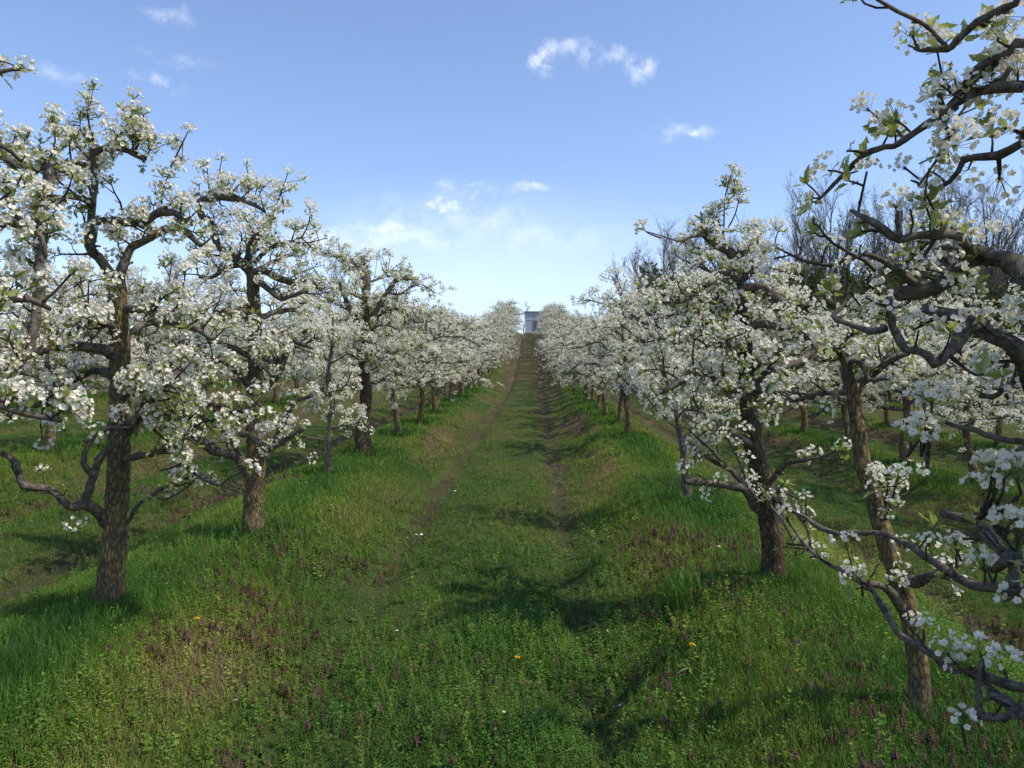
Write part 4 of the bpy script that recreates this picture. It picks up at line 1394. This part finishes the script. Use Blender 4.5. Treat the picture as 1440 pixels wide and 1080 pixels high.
# ------------------------------------------------------------------ wild trees beyond the orchard
def wild_tree(seed, H, levels, leaf=0, leafmat=None, spread=.42, n1=16, leafsize=.07, bushy=False):
    rng = np.random.default_rng(seed)
    tr, tw, lf = Geo(), Geo(), []

    def wander(p, d, L, r0, r1, n, wob, up):
        out = np.zeros((n, 4))
        d = unit(d)
        p = np.array(p, float)
        for i in range(n):
            out[i, :3] = p
            out[i, 3] = r0 + (r1 - r0) * i / (n - 1)
            d = unit(d + rng.normal(0, wob, 3) + [0, 0, up])
            p = p + d * L / (n - 1)
        return out

    def grow(path, lv, L):
        n = {1: n1, 2: 7, 3: 5, 4: 3}[lv]
        for k in range(n):
            f = (.22 if lv == 1 and not bushy else .12) + (.97 - .2) * (k + rng.random()) / n
            i = min(len(path) - 2, int(f * (len(path) - 1)))
            q = path[i]
            tan = unit(path[i + 1, :3] - path[i, :3])
            d = rng.normal(0, 1, 3)
            d = unit(d - tan * np.dot(d, tan)) * (.62 if lv > 1 else .72) + tan * .85 + [0, 0, .35]
            ln = L * spread * rng.uniform(.7, 1.15) * (1.15 - .65 * f if lv == 1 else 1)
            r0 = min(q[3] * .6, .010 * ln + .006)
            w = wander(q[:3], d, ln, r0, max(.004, r0 * .3), {1: 9, 2: 6, 3: 4, 4: 3}[lv], .13, .06)
            tube(tr if lv == 1 else tw, w[:, :3], w[:, 3], 5 if lv == 1 else 3, 0, cap=False)
            if lv < levels:
                grow(w, lv + 1, ln)
            if lv >= levels - 1 and leaf:
                for _ in range(leaf):
                    if rng.random() < .8:
                        lf.append(w[int(rng.integers(0, len(w))), :3] + rng.normal(0, .05, 3))

    if bushy:
        for k in range(6):
            a = rng.random() * 6.28
            w = wander([math.cos(a) * .3, math.sin(a) * .3, -.1], [math.cos(a) * .35, math.sin(a) * .35, 1], H * rng.uniform(.7, 1), .05, .012, 9, .12, .05)
            tube(tr, w[:, :3], w[:, 3], 5, 0)
            grow(w, 1, H * .75)
    else:
        w = wander([0, 0, -.2], [0, 0, 1], H * .97, H * .014 + .03, .012, 16, .06, .06)
        tube(tr, w[:, :3], w[:, 3], 8, 0)
        grow(w, 1, H)
    root = empty('wild_tree' if not bushy else 'wild_bush', (0, 0, 0))
    tr.build('trunk', [M_WILD], root)
    cr = tw.build('crown', [M_WILD], root)
    if lf:
        G = Geo()
        lp = np.array(lf)
        nr = rng.normal(0, 1, (len(lp), 3)) + [0, 0, .6]
        R = frames(nr, rng.random(len(lp)) * 6.28)
        tm = leaf_piece(leafsize, leafsize * .6, .01, 1)
        stamp(G, merge(tm), lp, R, rng.uniform(.6, 1.4, len(lp)))
        G.build('foliage', [leafmat], cr, smooth=False)
    return root


WILD = [wild_tree(301, 10, 4), wild_tree(302, 10, 4, spread=.36), wild_tree(303, 10, 4, 1, M_WILDLEAF, .40), wild_tree(304, 10, 4, spread=.45, n1=14)]
BUSH = [wild_tree(311, 5, 3, 3, M_IVY, .5, 9, .16, True), wild_tree(312, 5, 3, 2, M_WILDLEAF, .5, 10, .13, True)]
for r in WILD + BUSH:
    r['_first'] = 1
W_GROUP, B_GROUP = 'bare wild trees behind the orchard on the right', 'thicket bushes behind the orchard on the right'


def put(proto, u, vtop, d, label, group, Hm, dz=-.2, cat='tree'):
    p = P(u, vtop, d)
    z = gz(p[0], p[1]) + dz
    s = (p[2] - z) / Hm
    if '_first' in proto:
        o = proto
        del o['_first']
    else:
        o = copy_tree(proto)
    o.location = (p[0], p[1], z)
    w = s * TN.uniform(.85, 1.1)
    o.scale = (w, w, s)
    o.rotation_euler = (0, 0, TN.random() * 6.28)
    return tag(o, label, cat, group)


sky = [(880, 368, 70), (905, 362, 66), (930, 372, 60), (948, 352, 62), (985, 345, 60), (1012, 336, 57), (1040, 322, 55), (1066, 312, 53), (1092, 276, 50), (1124, 300, 51), (1150, 292, 48), (1172, 268, 47), (1200, 292, 46),
       (1228, 282, 45), (1255, 296, 44), (1284, 282, 43), (1312, 262, 42), (1336, 250, 43), (1356, 234, 41), (1384, 256, 42), (1412, 262, 40), (1446, 250, 40), (1480, 246, 38), (1520, 250, 36)]
names = {8: 'bare wild tree standing tallest above the pear crowns right of the lone shoot', 18: 'tallest bare wild tree at the upper right behind the blossoming limbs', 0: 'farthest bare wild tree peeping over the right row close to the path'}
for i, (u, v, d) in enumerate(sky):
    put(WILD[i % 4], u, v, d, names.get(i, 'grey leafless wild tree in the wood behind the right rows'), W_GROUP, 9.9)
for i in range(30):
    u = 900 + i * 21 + TN.normal(0, 8)
    put(WILD[(i * 3 + 1) % 4], u, TN.uniform(320, 372) - (u - 900) * .06, TN.uniform(50, 66) - (u - 900) * .02, 'grey leafless wild tree in the wood behind the right rows', W_GROUP, 9.9)
for i in range(26):
    u = 930 + i * 23 + TN.normal(0, 8)
    put(BUSH[1 if TN.random() < .35 else 0], u, TN.uniform(352, 392) - (u - 930) * .05, TN.uniform(40, 52) - (u - 930) * .015, 'dark evergreen thicket bush below the bare trees behind the right rows', B_GROUP, 4.9, -.3, 'bush')
for i, (u, v, d) in enumerate([(40, 352, 66), (110, 360, 70), (180, 352, 66), (236, 362, 64), (268, 358, 66), (300, 360, 70), (330, 370, 66), (430, 368, 72), (460, 362, 70), (552, 400, 76)]):
    put(WILD[(i + 2) % 4], u, v, d, 'hazy grey wild tree behind the left rows, showing in gaps of the blossom', 'wild trees behind the orchard on the left', 9.9)

# ------------------------------------------------------------------ the hut at the top of the path
def box(G, a, b, mat=0):
    x0, y0, z0 = a
    x1, y1, z1 = b
    V = np.array([[x0, y0, z0], [x1, y0, z0], [x1, y1, z0], [x0, y1, z0], [x0, y0, z1], [x1, y0, z1], [x1, y1, z1], [x0, y1, z1]])
    G.add(V, np.array([[0, 3, 2, 1], [4, 5, 6, 7], [0, 1, 5, 4], [1, 2, 6, 5], [2, 3, 7, 6], [3, 0, 4, 7]]), mat)


def building():
    d = 86.5
    p = P(738.5, 465, d)
    bx, by = p[0], p[1]
    z = gz(bx + 2, by) - .15
    root = empty('hut', (bx + 1.9, by, z), 0, 'grey panelled flat-roofed hut closing the top end of the path', 'hut')
    M_PANEL = mat_plain('panel_grey', (.38, .40, .43), .55, .06, 1.5)
    M_TRIM = mat_plain('trim_grey', (.22, .24, .28), .5)
    M_PLINTH = mat_plain('plinth', (.42, .43, .45), .8)
    M_GLASS = mat_plain('hut_window', (.05, .06, .075), .15)
    w, h, dep = 1.9, 2.45, 2.6
    G = Geo()
    box(G, (-w, 0, .32), (w, dep, h))
    for k in range(5):
        x = -w + k * .95
        box(G, (max(-w, x - .03), -.025, .32), (min(w, x + .03), -.002, h), 1)
    box(G, (-w, -.02, 1.55), (w, -.0015, 1.60), 1)
    G.build('wall', [M_PANEL, M_TRIM], root, smooth=False)
    G = Geo()
    box(G, (-w - .03, -.04, -.6), (w + .03, dep + .03, .318))
    G.build('plinth', [M_PLINTH], root, smooth=False)
    G = Geo()
    box(G, (-w - .12, -.14, h + .002), (w + .12, dep + .12, h + .12))
    G.build('roof', [M_TRIM], root, smooth=False)
    for x0, x1 in ((-.95, -.45), (.6, 1.2)):
        G = Geo()
        box(G, (x0, -.05, .55), (x1, -.027, 1.5))
        f = G.build('window', [M_GLASS], root, smooth=False)
        G = Geo()
        for a, b in (((x0 - .06, -.065, .49), (x0, -.026, 1.56)), ((x1, -.065, .49), (x1 + .06, -.026, 1.56)), ((x0, -.065, .49), (x1, -.026, .548)), ((x0, -.065, 1.502), (x1, -.026, 1.56)), (((x0 + x1) / 2 - .02, -.062, .55), ((x0 + x1) / 2 + .02, -.051, 1.5))):
            box(G, a, b)
        G.build('frame', [M_TRIM], f, smooth=False)
    # post with a white sheet of boarding left of the hut
    q = P(736.5, 465, d - 1.0)
    G = Geo()
    zz = gz(q[0], q[1])
    tube(G, [[q[0], q[1], zz - .2], [q[0] + .01, q[1], zz + .7], [q[0], q[1], zz + 1.15]], [.07, .06, .055], 8)
    tag(G.build('post', [M_BARK_DARK]), 'short dark post standing at the left corner of the grey hut', 'post')
    # bare tree growing behind it
    put(WILD[1], 742, 424, d + 4, 'thin bare tree rising behind the flat roof of the grey hut', 'wild trees by the hut', 9.9)


building()

# ------------------------------------------------------------------ grass, weeds and flowers
def blades(G, x, y, h, w, tint, lean=.5):
    n = len(x)
    z = ground_z(x, y) - .012
    rng = RNG
    a = rng.random(n) * 6.283
    b = a + rng.normal(1.57, .6, n)
    dx, dy = np.cos(a), np.sin(a)
    le = lean * rng.random(n) ** 1.3 * h
    lx, ly = np.cos(b) * le, np.sin(b) * le
    base = np.stack([x, y, z], 1)
    wv = np.stack([dx * w, dy * w, np.zeros(n)], 1)
    mid = base + np.stack([lx * .35, ly * .35, h * .58], 1)
    tip = base + np.stack([lx, ly, h * (1 - .25 * (le / h) ** 2)], 1)
    V = np.stack([base - wv, base + wv, mid + wv * .8, mid - wv * .8, tip], 1).reshape(-1, 3)
    o = np.arange(n)[:, None] * 5
    G.add(V, o + np.array([[0, 1, 2, 3]]), 0, tint)
    G.more(o + np.array([[3, 2, 4]]), 0, tint)


def scatter(n, y0, y1, margin=.25, xmax=30, ypow=1.0):
    """points on the ground inside the view wedge between two distances"""
    y = np.sqrt(RNG.random(n) * (y1 ** 2 - y0 ** 2) + y0 ** 2) if ypow == 1 else y0 + (y1 - y0) * RNG.random(n) ** ypow
    half = .70 * y + margin
    x = RNG.uniform(-1, 1, n) * half - .03 * y
    m = np.abs(x) < xmax
    return x[m], y[m]


def turf(x, y):
    """height and colour number of the grass at a place, and how much of it stands"""
    a, k = aisle(x)
    aa = np.abs(a)
    t = turf_tint(x, y)
    pat = fbm(x * 1.3, y * 1.3, 81)
    big = fbm(x * .4, y * .4, 83)
    rowd = np.abs(aa - HALF)
    h = .026 + .030 * pat + .028 * np.clip((aa - .9) / .8, 0, 1) + .022 * np.exp(-(rowd / .42) ** 2) * (0.3 + big)
    tuft = np.exp(-(rowd / .4) ** 2) * np.clip(vnoise(x * .9, y * .55, 91) - .45, 0, 1) * 2
    tuft = tuft * (1 - .95 * np.clip((5.4 - y) / 1.0, 0, 1) * (x > .3))
    h = h * (.78 + 1.4 * tuft)
    h = h * (1 - .45 * np.exp(-((aa - .8) / .2) ** 2))
    near = np.clip((5.2 - y) / 2.0, 0, 1)
    h = h * (1 + .25 * near)
    tint = .36 + 1.05 * (t - .22) - .26 * tuft + .10 * np.exp(-((aa - 1.55) / .5) ** 2) + .22 * (fbm(x * 2.3 + 5, y * 1.7, 141, 3) - .5) - .05 * near  # sunlit yellow added to mossy banks, foreground shade to near grass, as colour
    dens = np.clip(1.3 - t * .75 - (.02 + .45 * np.clip((y - 25) / 15, 0, 1)) * np.exp(-((aa - .8) / .15) ** 2), .4, 1)
    return h, tint, dens


g = Geo()
for n, y0, y1, wid, hs in ((480000, 2.4, 6.2, .0019, 1.0), (380000, 6.2, 12, .0032, 1.0), (320000, 12, 24, .0065, 1.0), (170000, 24, 45, .013, 1.05), (100000, 45, 84, .025, 1.15)):
    x, y = scatter(n, y0, y1, xmax=16)
    h, t, dens = turf(x, y)
    m = RNG.random(len(x)) < dens * np.clip(2.2 * fbm(x * 4.5, y * 4.5, 87, 3) - .25, .45, 1)
    x, y, h, t = x[m], y[m], h[m], t[m]
    hh = h * hs * RNG.uniform(.45, 1.35, len(x))
    tt = np.clip(t + RNG.normal(0, .10, len(x)) + (RNG.random(len(x)) < .035) * .45, 0, 1)
    blades(g, x, y, hh, wid * RNG.uniform(.6, 1.3, len(x)), tt, .75)
# long tussocks round the trunks and on the row strip
tb = [(o.location.x, o.location.y) for o in COL.objects if o.name.split('.')[0] in ('pear_tree', 'young_pear_tree') and o.type == 'EMPTY' and o.location.y < 34]
for (tx, ty) in tb:
    n = int(np.clip(8000 / max(ty, 4.5), 150, 1700)) if not (tx > 0 and ty < 4) else 260
    r = np.abs(RNG.normal(0, .34, n)) + .06
    a = RNG.random(n) * 6.283
    x, y = tx + np.cos(a) * r, ty + np.sin(a) * r * 1.3
    m = RNG.random(n) < np.clip(1.5 * fbm(x * 1.6, y * 1.6, 95) - .2, 0, 1)
    x, y, r = x[m], y[m], r[m]
    blades(g, x, y, RNG.uniform(.07, .21, len(x)) * np.exp(-r * .8) * min(1, .55 + .08 * ty), max(.0035, .0007 * ty) * RNG.uniform(.7, 1.3, len(x)), np.clip(RNG.normal(.17, .09, len(x)), 0, 1), .8)
grass = g.build('grass', [M_GRASS], smooth=False)
tag(grass, 'green spring grass covering the orchard floor', 'grass', kind='stuff')


def weed_template(rng, nl, h, L):
    tm = []
    for i in range(nl):
        z = h * (i + 1) / nl
        l = L * rng.uniform(.7, 1.2) * (1.1 - .5 * i / nl)
        el = rng.uniform(-.2, .5)
        c, s = math.cos(el), math.sin(el)
        Ry = np.array([[c, 0, -s], [0, 1, 0], [s, 0, c]])
        V = np.array([[0, 0, 0], [.6 * l, -.40 * l, .03 * l], [l, 0, -.05 * l], [.6 * l, .40 * l, .03 * l]])
        tm.append((rotz(V @ Ry.T, i * 2.1 + rng.uniform(-.3, .3)) + [0, 0, z], np.array([[0, 1, 2, 3]]), 0))
    tm.append((np.array([[-.001, 0, 0], [.001, 0, 0], [.001, 0, h], [-.001, 0, h]]), np.array([[0, 1, 2, 3]]), 0))
    return merge(tm)


WR = np.random.default_rng(8)
WEEDS = [weed_template(WR, int(WR.integers(7, 12)), WR.uniform(.03, .095), WR.uniform(.011, .021)) for _ in range(8)]
g = Geo()
for n, y0, y1, sc in ((85000, 2.4, 5.4, 1.0), (50000, 5.4, 9.5, 1.2), (20000, 9.5, 16, 1.6)):
    x, y = scatter(n, y0, y1, xmax=12)
    a, k = aisle(x)
    aa = np.abs(a)
    h, t, dens = turf(x, y)
    pat = fbm(x * .8 + 40, y * .8, 101)
    m = RNG.random(len(x)) < np.clip((pat - .38) * 4.0, 0.22, 1) * np.clip(.45 + .8 * np.exp(-((x - 1.5) / .9) ** 2) * (y < 5.5) + (aa > 1) * .5 + (y < 5.5) * .6, 0, 1)
    x, y, t, pat = x[m], y[m], t[m], pat[m]
    p = np.stack([x, y, ground_z(x, y)], 1)
    nr = RNG.normal(0, .22, (len(x), 3)) + [0, 0, 1]
    wh = RNG.integers(0, 8, len(x))
    ti = np.clip(.26 - .10 * np.clip((4.6 - y) / 1.8, 0, 1) + .9 * (t - .2) + .5 * (fbm(x * 1.1, y * 1.1, 111) - .45) + RNG.normal(0, .14, len(x)), 0, 1)  # nearest weeds tinted darker to stand in for the shade there
    for k in range(8):
        q = wh == k
        stamp(g, WEEDS[k], p[q], frames(nr[q], RNG.random(q.sum()) * 6.28), sc * RNG.uniform(.55, 1.0, q.sum()) * np.where(RNG.random(q.sum()) < .12, 1.9, 1.1), ti[q])
def stalk_template(rng):
    tm = []
    h = rng.uniform(.13, .24)
    bend = rng.normal(0, .02, 2)

    def at(f):
        return np.array([bend[0] * f * f, bend[1] * f * f, h * f])
    for a, b in ((0, .5), (.5, 1)):
        tm.append((np.array([at(a) - [.0009, 0, 0], at(a) + [.0009, 0, 0], at(b) + [.0008, 0, 0], at(b) - [.0008, 0, 0]]), np.array([[0, 1, 2, 3]]), 0))
    for i in range(14):
        f = .5 + .5 * i / 14
        a = i * 2.4
        e = at(f) + np.array([math.cos(a), math.sin(a), .5]) * .013
        w = np.array([-math.sin(a), math.cos(a), 0]) * .003
        tm.append((np.array([at(f), e - w, e + [0, 0, .004], e + w]), np.array([[0, 1, 2, 3]]), 0))
    for i in range(7):
        a = i * 2.4
        q = at(1) + np.array([math.cos(a) * .006, math.sin(a) * .006, .003])
        tm.append((np.array([q - [.003, 0, 0], q + [0, -.003, .001], q + [.003, 0, .002], q + [0, .003, .001]]), np.array([[0, 1, 2, 3]]), 0))
    return merge(tm)


ST = [stalk_template(WR) for _ in range(5)]
x, y = scatter(3200, 2.5, 7.0, xmax=6)
m = RNG.random(len(x)) < np.clip((fbm(x * .9 + 17, y * .9, 151, 3) - .46) * 5, .02, 1)
x, y = x[m], y[m]
p = np.stack([x, y, ground_z(x, y)], 1)
wh = RNG.integers(0, 5, len(x))
for k in range(5):
    q = wh == k
    stamp(g, ST[k], p[q], frames(RNG.normal(0, .16, (q.sum(), 3)) + [0, 0, 1], RNG.random(q.sum()) * 6.28), RNG.uniform(.6, 1.1, q.sum()), np.clip(RNG.normal(.75, .15, q.sum()), 0, 1))
tag(g.build('low_weeds', [M_WEED], smooth=False), 'low leafy weeds mixed through the grass near the camera', 'weeds', kind='stuff')

# purple dead-nettle
def nettle_template(rng):
    tm = []
    h = rng.uniform(.045, .085)
    for i in range(9):
        z = h * (.55 + .45 * i / 8)
        l = .014 * (1.25 - .8 * i / 8)
        for s in (0, 1):
            V = np.array([[0, 0, 0], [.5 * l, -.42 * l, -.1 * l], [l, 0, -.45 * l], [.5 * l, .42 * l, -.1 * l]])
            tm.append((rotz(V, i * 1.57 + s * 3.14 + rng.uniform(-.2, .2)) + [0, 0, z], np.array([[0, 1, 2, 3]]), 0))
    tm.append((np.array([[-.0014, 0, 0], [.0014, 0, 0], [.0014, 0, h], [-.0014, 0, h]]), np.array([[0, 1, 2, 3]]), 0))
    return merge(tm)


NET = [nettle_template(WR) for _ in range(5)]
g = Geo()
for n, y0, y1, sc in ((9000, 2.4, 5.5, 1.0), (9000, 5.5, 10, 1.15)):
    x, y = scatter(n, y0, y1, xmax=8)
    a, k = aisle(x)
    pat = fbm(x * .9 + 7, y * .9 + 3, 121, 3)
    side = np.clip((np.abs(x + .3) - .7) / .8, .10, 1)
    m = RNG.random(len(x)) < np.clip((pat - .50 + .05 * np.exp(-((x - 1.5) / .7) ** 2 - ((y - 4) / 1.2) ** 2)) * 6.5, 0, 1) * side
    x, y = x[m], y[m]
    p = np.stack([x, y, ground_z(x, y)], 1)
    nr = RNG.normal(0, .18, (len(x), 3)) + [0, 0, 1]
    wh = RNG.integers(0, 5, len(x))
    ti = np.clip(RNG.beta(1.6, 2.2, len(x)), 0, 1)
    for k in range(5):
        q = wh == k
        stamp(g, NET[k], p[q], frames(nr[q], RNG.random(q.sum()) * 6.28), sc * RNG.uniform(.7, 1.25, q.sum()), ti[q])
tag(g.build('dead_nettle', [M_NETTLE], smooth=False), 'dull purple dead-nettle flowering in drifts among the grass', 'wildflowers', kind='stuff')


def on_ground(u, v):
    """ground point seen at a photo pixel"""
    r = ray(u, v)
    lo, hi = .5, 90.0
    for d in np.arange(1.5, 90, .05):
        p = np.array([0, 0, CAM_Z]) + r * d
        if p[2] < gz(p[0], p[1]):
            return p
    return p


def dandelion(u, v, label):
    p = on_ground(u, v)
    p = np.array([p[0], p[1], gz(p[0], p[1])])
    root = empty('dandelion', p, 0, label, 'flower', 'yellow dandelions in the grass')
    rng = np.random.default_rng(int(u))
    h = .15
    G = Geo()
    tube(G, [[0, 0, -.01], [.006, .002, h * .5], [.002, -.006, h]], [.003, .0025, .0025], 6)
    G.build('stem', [M_STEM], root)
    tm = []
    for ring, (n, L, el) in enumerate(((16, .019, .15), (14, .015, .6), (9, .010, 1.1))):
        for i in range(n):
            c, s = math.cos(el), math.sin(el)
            Ry = np.array([[c, 0, -s], [0, 1, 0], [s, 0, c]])
            l = L * rng.uniform(.85, 1.1)
            V = np.array([[0, -.001, 0], [l * .9, -.0024, 0], [l, 0, .001], [l * .9, .0024, 0], [0, .001, 0]])
            tm.append((rotz(V @ Ry.T, i * 6.283 / n + ring) + [.002, -.006, h], np.array([[0, 1, 2, 3, 4]]), 0))
    G = Geo()
    for V, F, m in merge(tm):
        G.add(V, F, 0)
    G.build('flower_head', [M_YELLOW], root, smooth=False)
    G = Geo()
    for i in range(7):
        for V, F, m in leaf_piece(.09 * rng.uniform(.7, 1.2), .022, .01, 0):
            G.add(rotz(V + [.004, 0, .02], i * .9 + rng.uniform(-.2, .2)), F, 0)
    G.build('leaf_rosette', [M_LEAF], root, smooth=False)


dandelion(727, 963, 'yellow dandelion low in the middle of the foreground grass')
dandelion(973, 948, 'yellow dandelion in the grass right of the path, below the grass tuft')
dandelion(277, 909, 'yellow dandelion in the weeds at the foot of the left bank')


def daisy_proto():
    root = empty('daisy', (0, 0, 0))
    G = Geo()
    tube(G, [[0, 0, -.01], [.004, 0, .05], [0, .003, .09]], [.0018, .0015, .0015], 5)
    G.build('stem', [M_STEM], root)
    G = Geo()
    for i in range(13):
        l = .014
        V = np.array([[.003, -.001, 0], [l, -.0026, .002], [l * 1.08, 0, .002], [l, .0026, .002], [.003, .001, 0]])
        G.add(rotz(V, i * 6.283 / 13) + [0, .003, .09], np.array([[0, 1, 2, 3, 4]]), 0)
    f = G.build('petal_ring', [M_DAISY], root, smooth=False)
    G = Geo()
    th = np.arange(8) * math.pi / 4
    V = np.vstack([np.stack([np.cos(th) * .004, np.sin(th) * .004, np.zeros(8)], 1), [[0, 0, .003]]]) + [0, .003, .0915]
    G.add(V, np.array([[i, (i + 1) % 8, 8] for i in range(8)]), 0)
    G.build('flower_heart', [M_YELLOW], f, smooth=False)
    return root


dp = None
for (u, v) in ((745, 865), (752, 867), (766, 865), (744, 869), (582, 765), (590, 763), (708, 1015), (577, 768), (640, 700), (632, 698), (560, 905), (845, 900), (1008, 782), (1062, 762), (430, 690), (446, 694), (420, 702), (404, 716), (300, 640), (255, 700), (236, 690), (476, 620), (1190, 900), (880, 1010), (333, 1010)):
    p = on_ground(u, v)
    if dp is None:
        o = dp = daisy_proto()
    else:
        o = copy_tree(dp)
    o.location = (p[0], p[1], gz(p[0], p[1]))
    o.rotation_euler = (TN.normal(0, .25), TN.normal(0, .25), TN.random() * 6)
    s = TN.uniform(.6, .8) * (1 if p[1] < 6 else 1.4)
    o.scale = (s, s, s)
    tag(o, 'tiny white daisy dotted in the short grass', 'flower', 'white daisies in the grass')

# one big tuft of coarse grass right of the path
p = on_ground(955, 862)
G = Geo()
n = 260
r = np.abs(RNG.normal(0, .07, n))
a = RNG.random(n) * 6.283
x, y = p[0] + np.cos(a) * r, p[1] + np.sin(a) * r
blades(G, x, y, RNG.uniform(.14, .34, n), RNG.uniform(.003, .006, n), np.clip(RNG.normal(.36, .08, n), 0, 1), 1.0)
tag(G.build('grass_tuft', [M_GRASS], None, (0, 0, 0), False), 'tall arching tuft of coarse grass on the bank right of the path', 'grass tuft')

# two birds high over the orchard
def bird(u, v, d, size, label):
    p = P(u, v, d)
    G = Geo()
    tube(G, [[0, -.5, 0], [0, -.3, .02], [0, 0, .03], [0, .3, .02], [0, .48, 0]], [.02, .09, .13, .08, .01], 8)
    for s in (-1, 1):
        V = np.array([[s * .05, .15, .05], [s * .55, .22, .28], [s * 1.1, -.1, .14], [s * .5, -.08, .25], [s * .05, -.15, .05], [s * .55, .07, .3]])
        G.add(V, np.array([[0, 1, 5, 4], [1, 2, 3, 5]]) if s > 0 else np.array([[4, 5, 1, 0], [5, 3, 2, 1]]), 0)
        G.more(np.array([[4, 5, 3]]), 0)
    G.add(np.array([[-.02, -.45, .01], [.02, -.45, .01], [.12, -.8, .01], [-.12, -.8, .01]]), np.array([[0, 1, 2, 3]]), 0)
    o = G.build('bird', [M_BARK_DARK])
    o.location = tuple(p)
    o.scale = (size,) * 3
    o.rotation_euler = (0, .2, 1.1)
    tag(o, label, 'bird', 'birds in the sky')


bird(707, 222, 90, .14, 'tiny dark bird high in the sky above the path, the upper one of two')
bird(573, 265, 110, .13, 'tiny dark bird in the sky left of the path, the lower one of two')
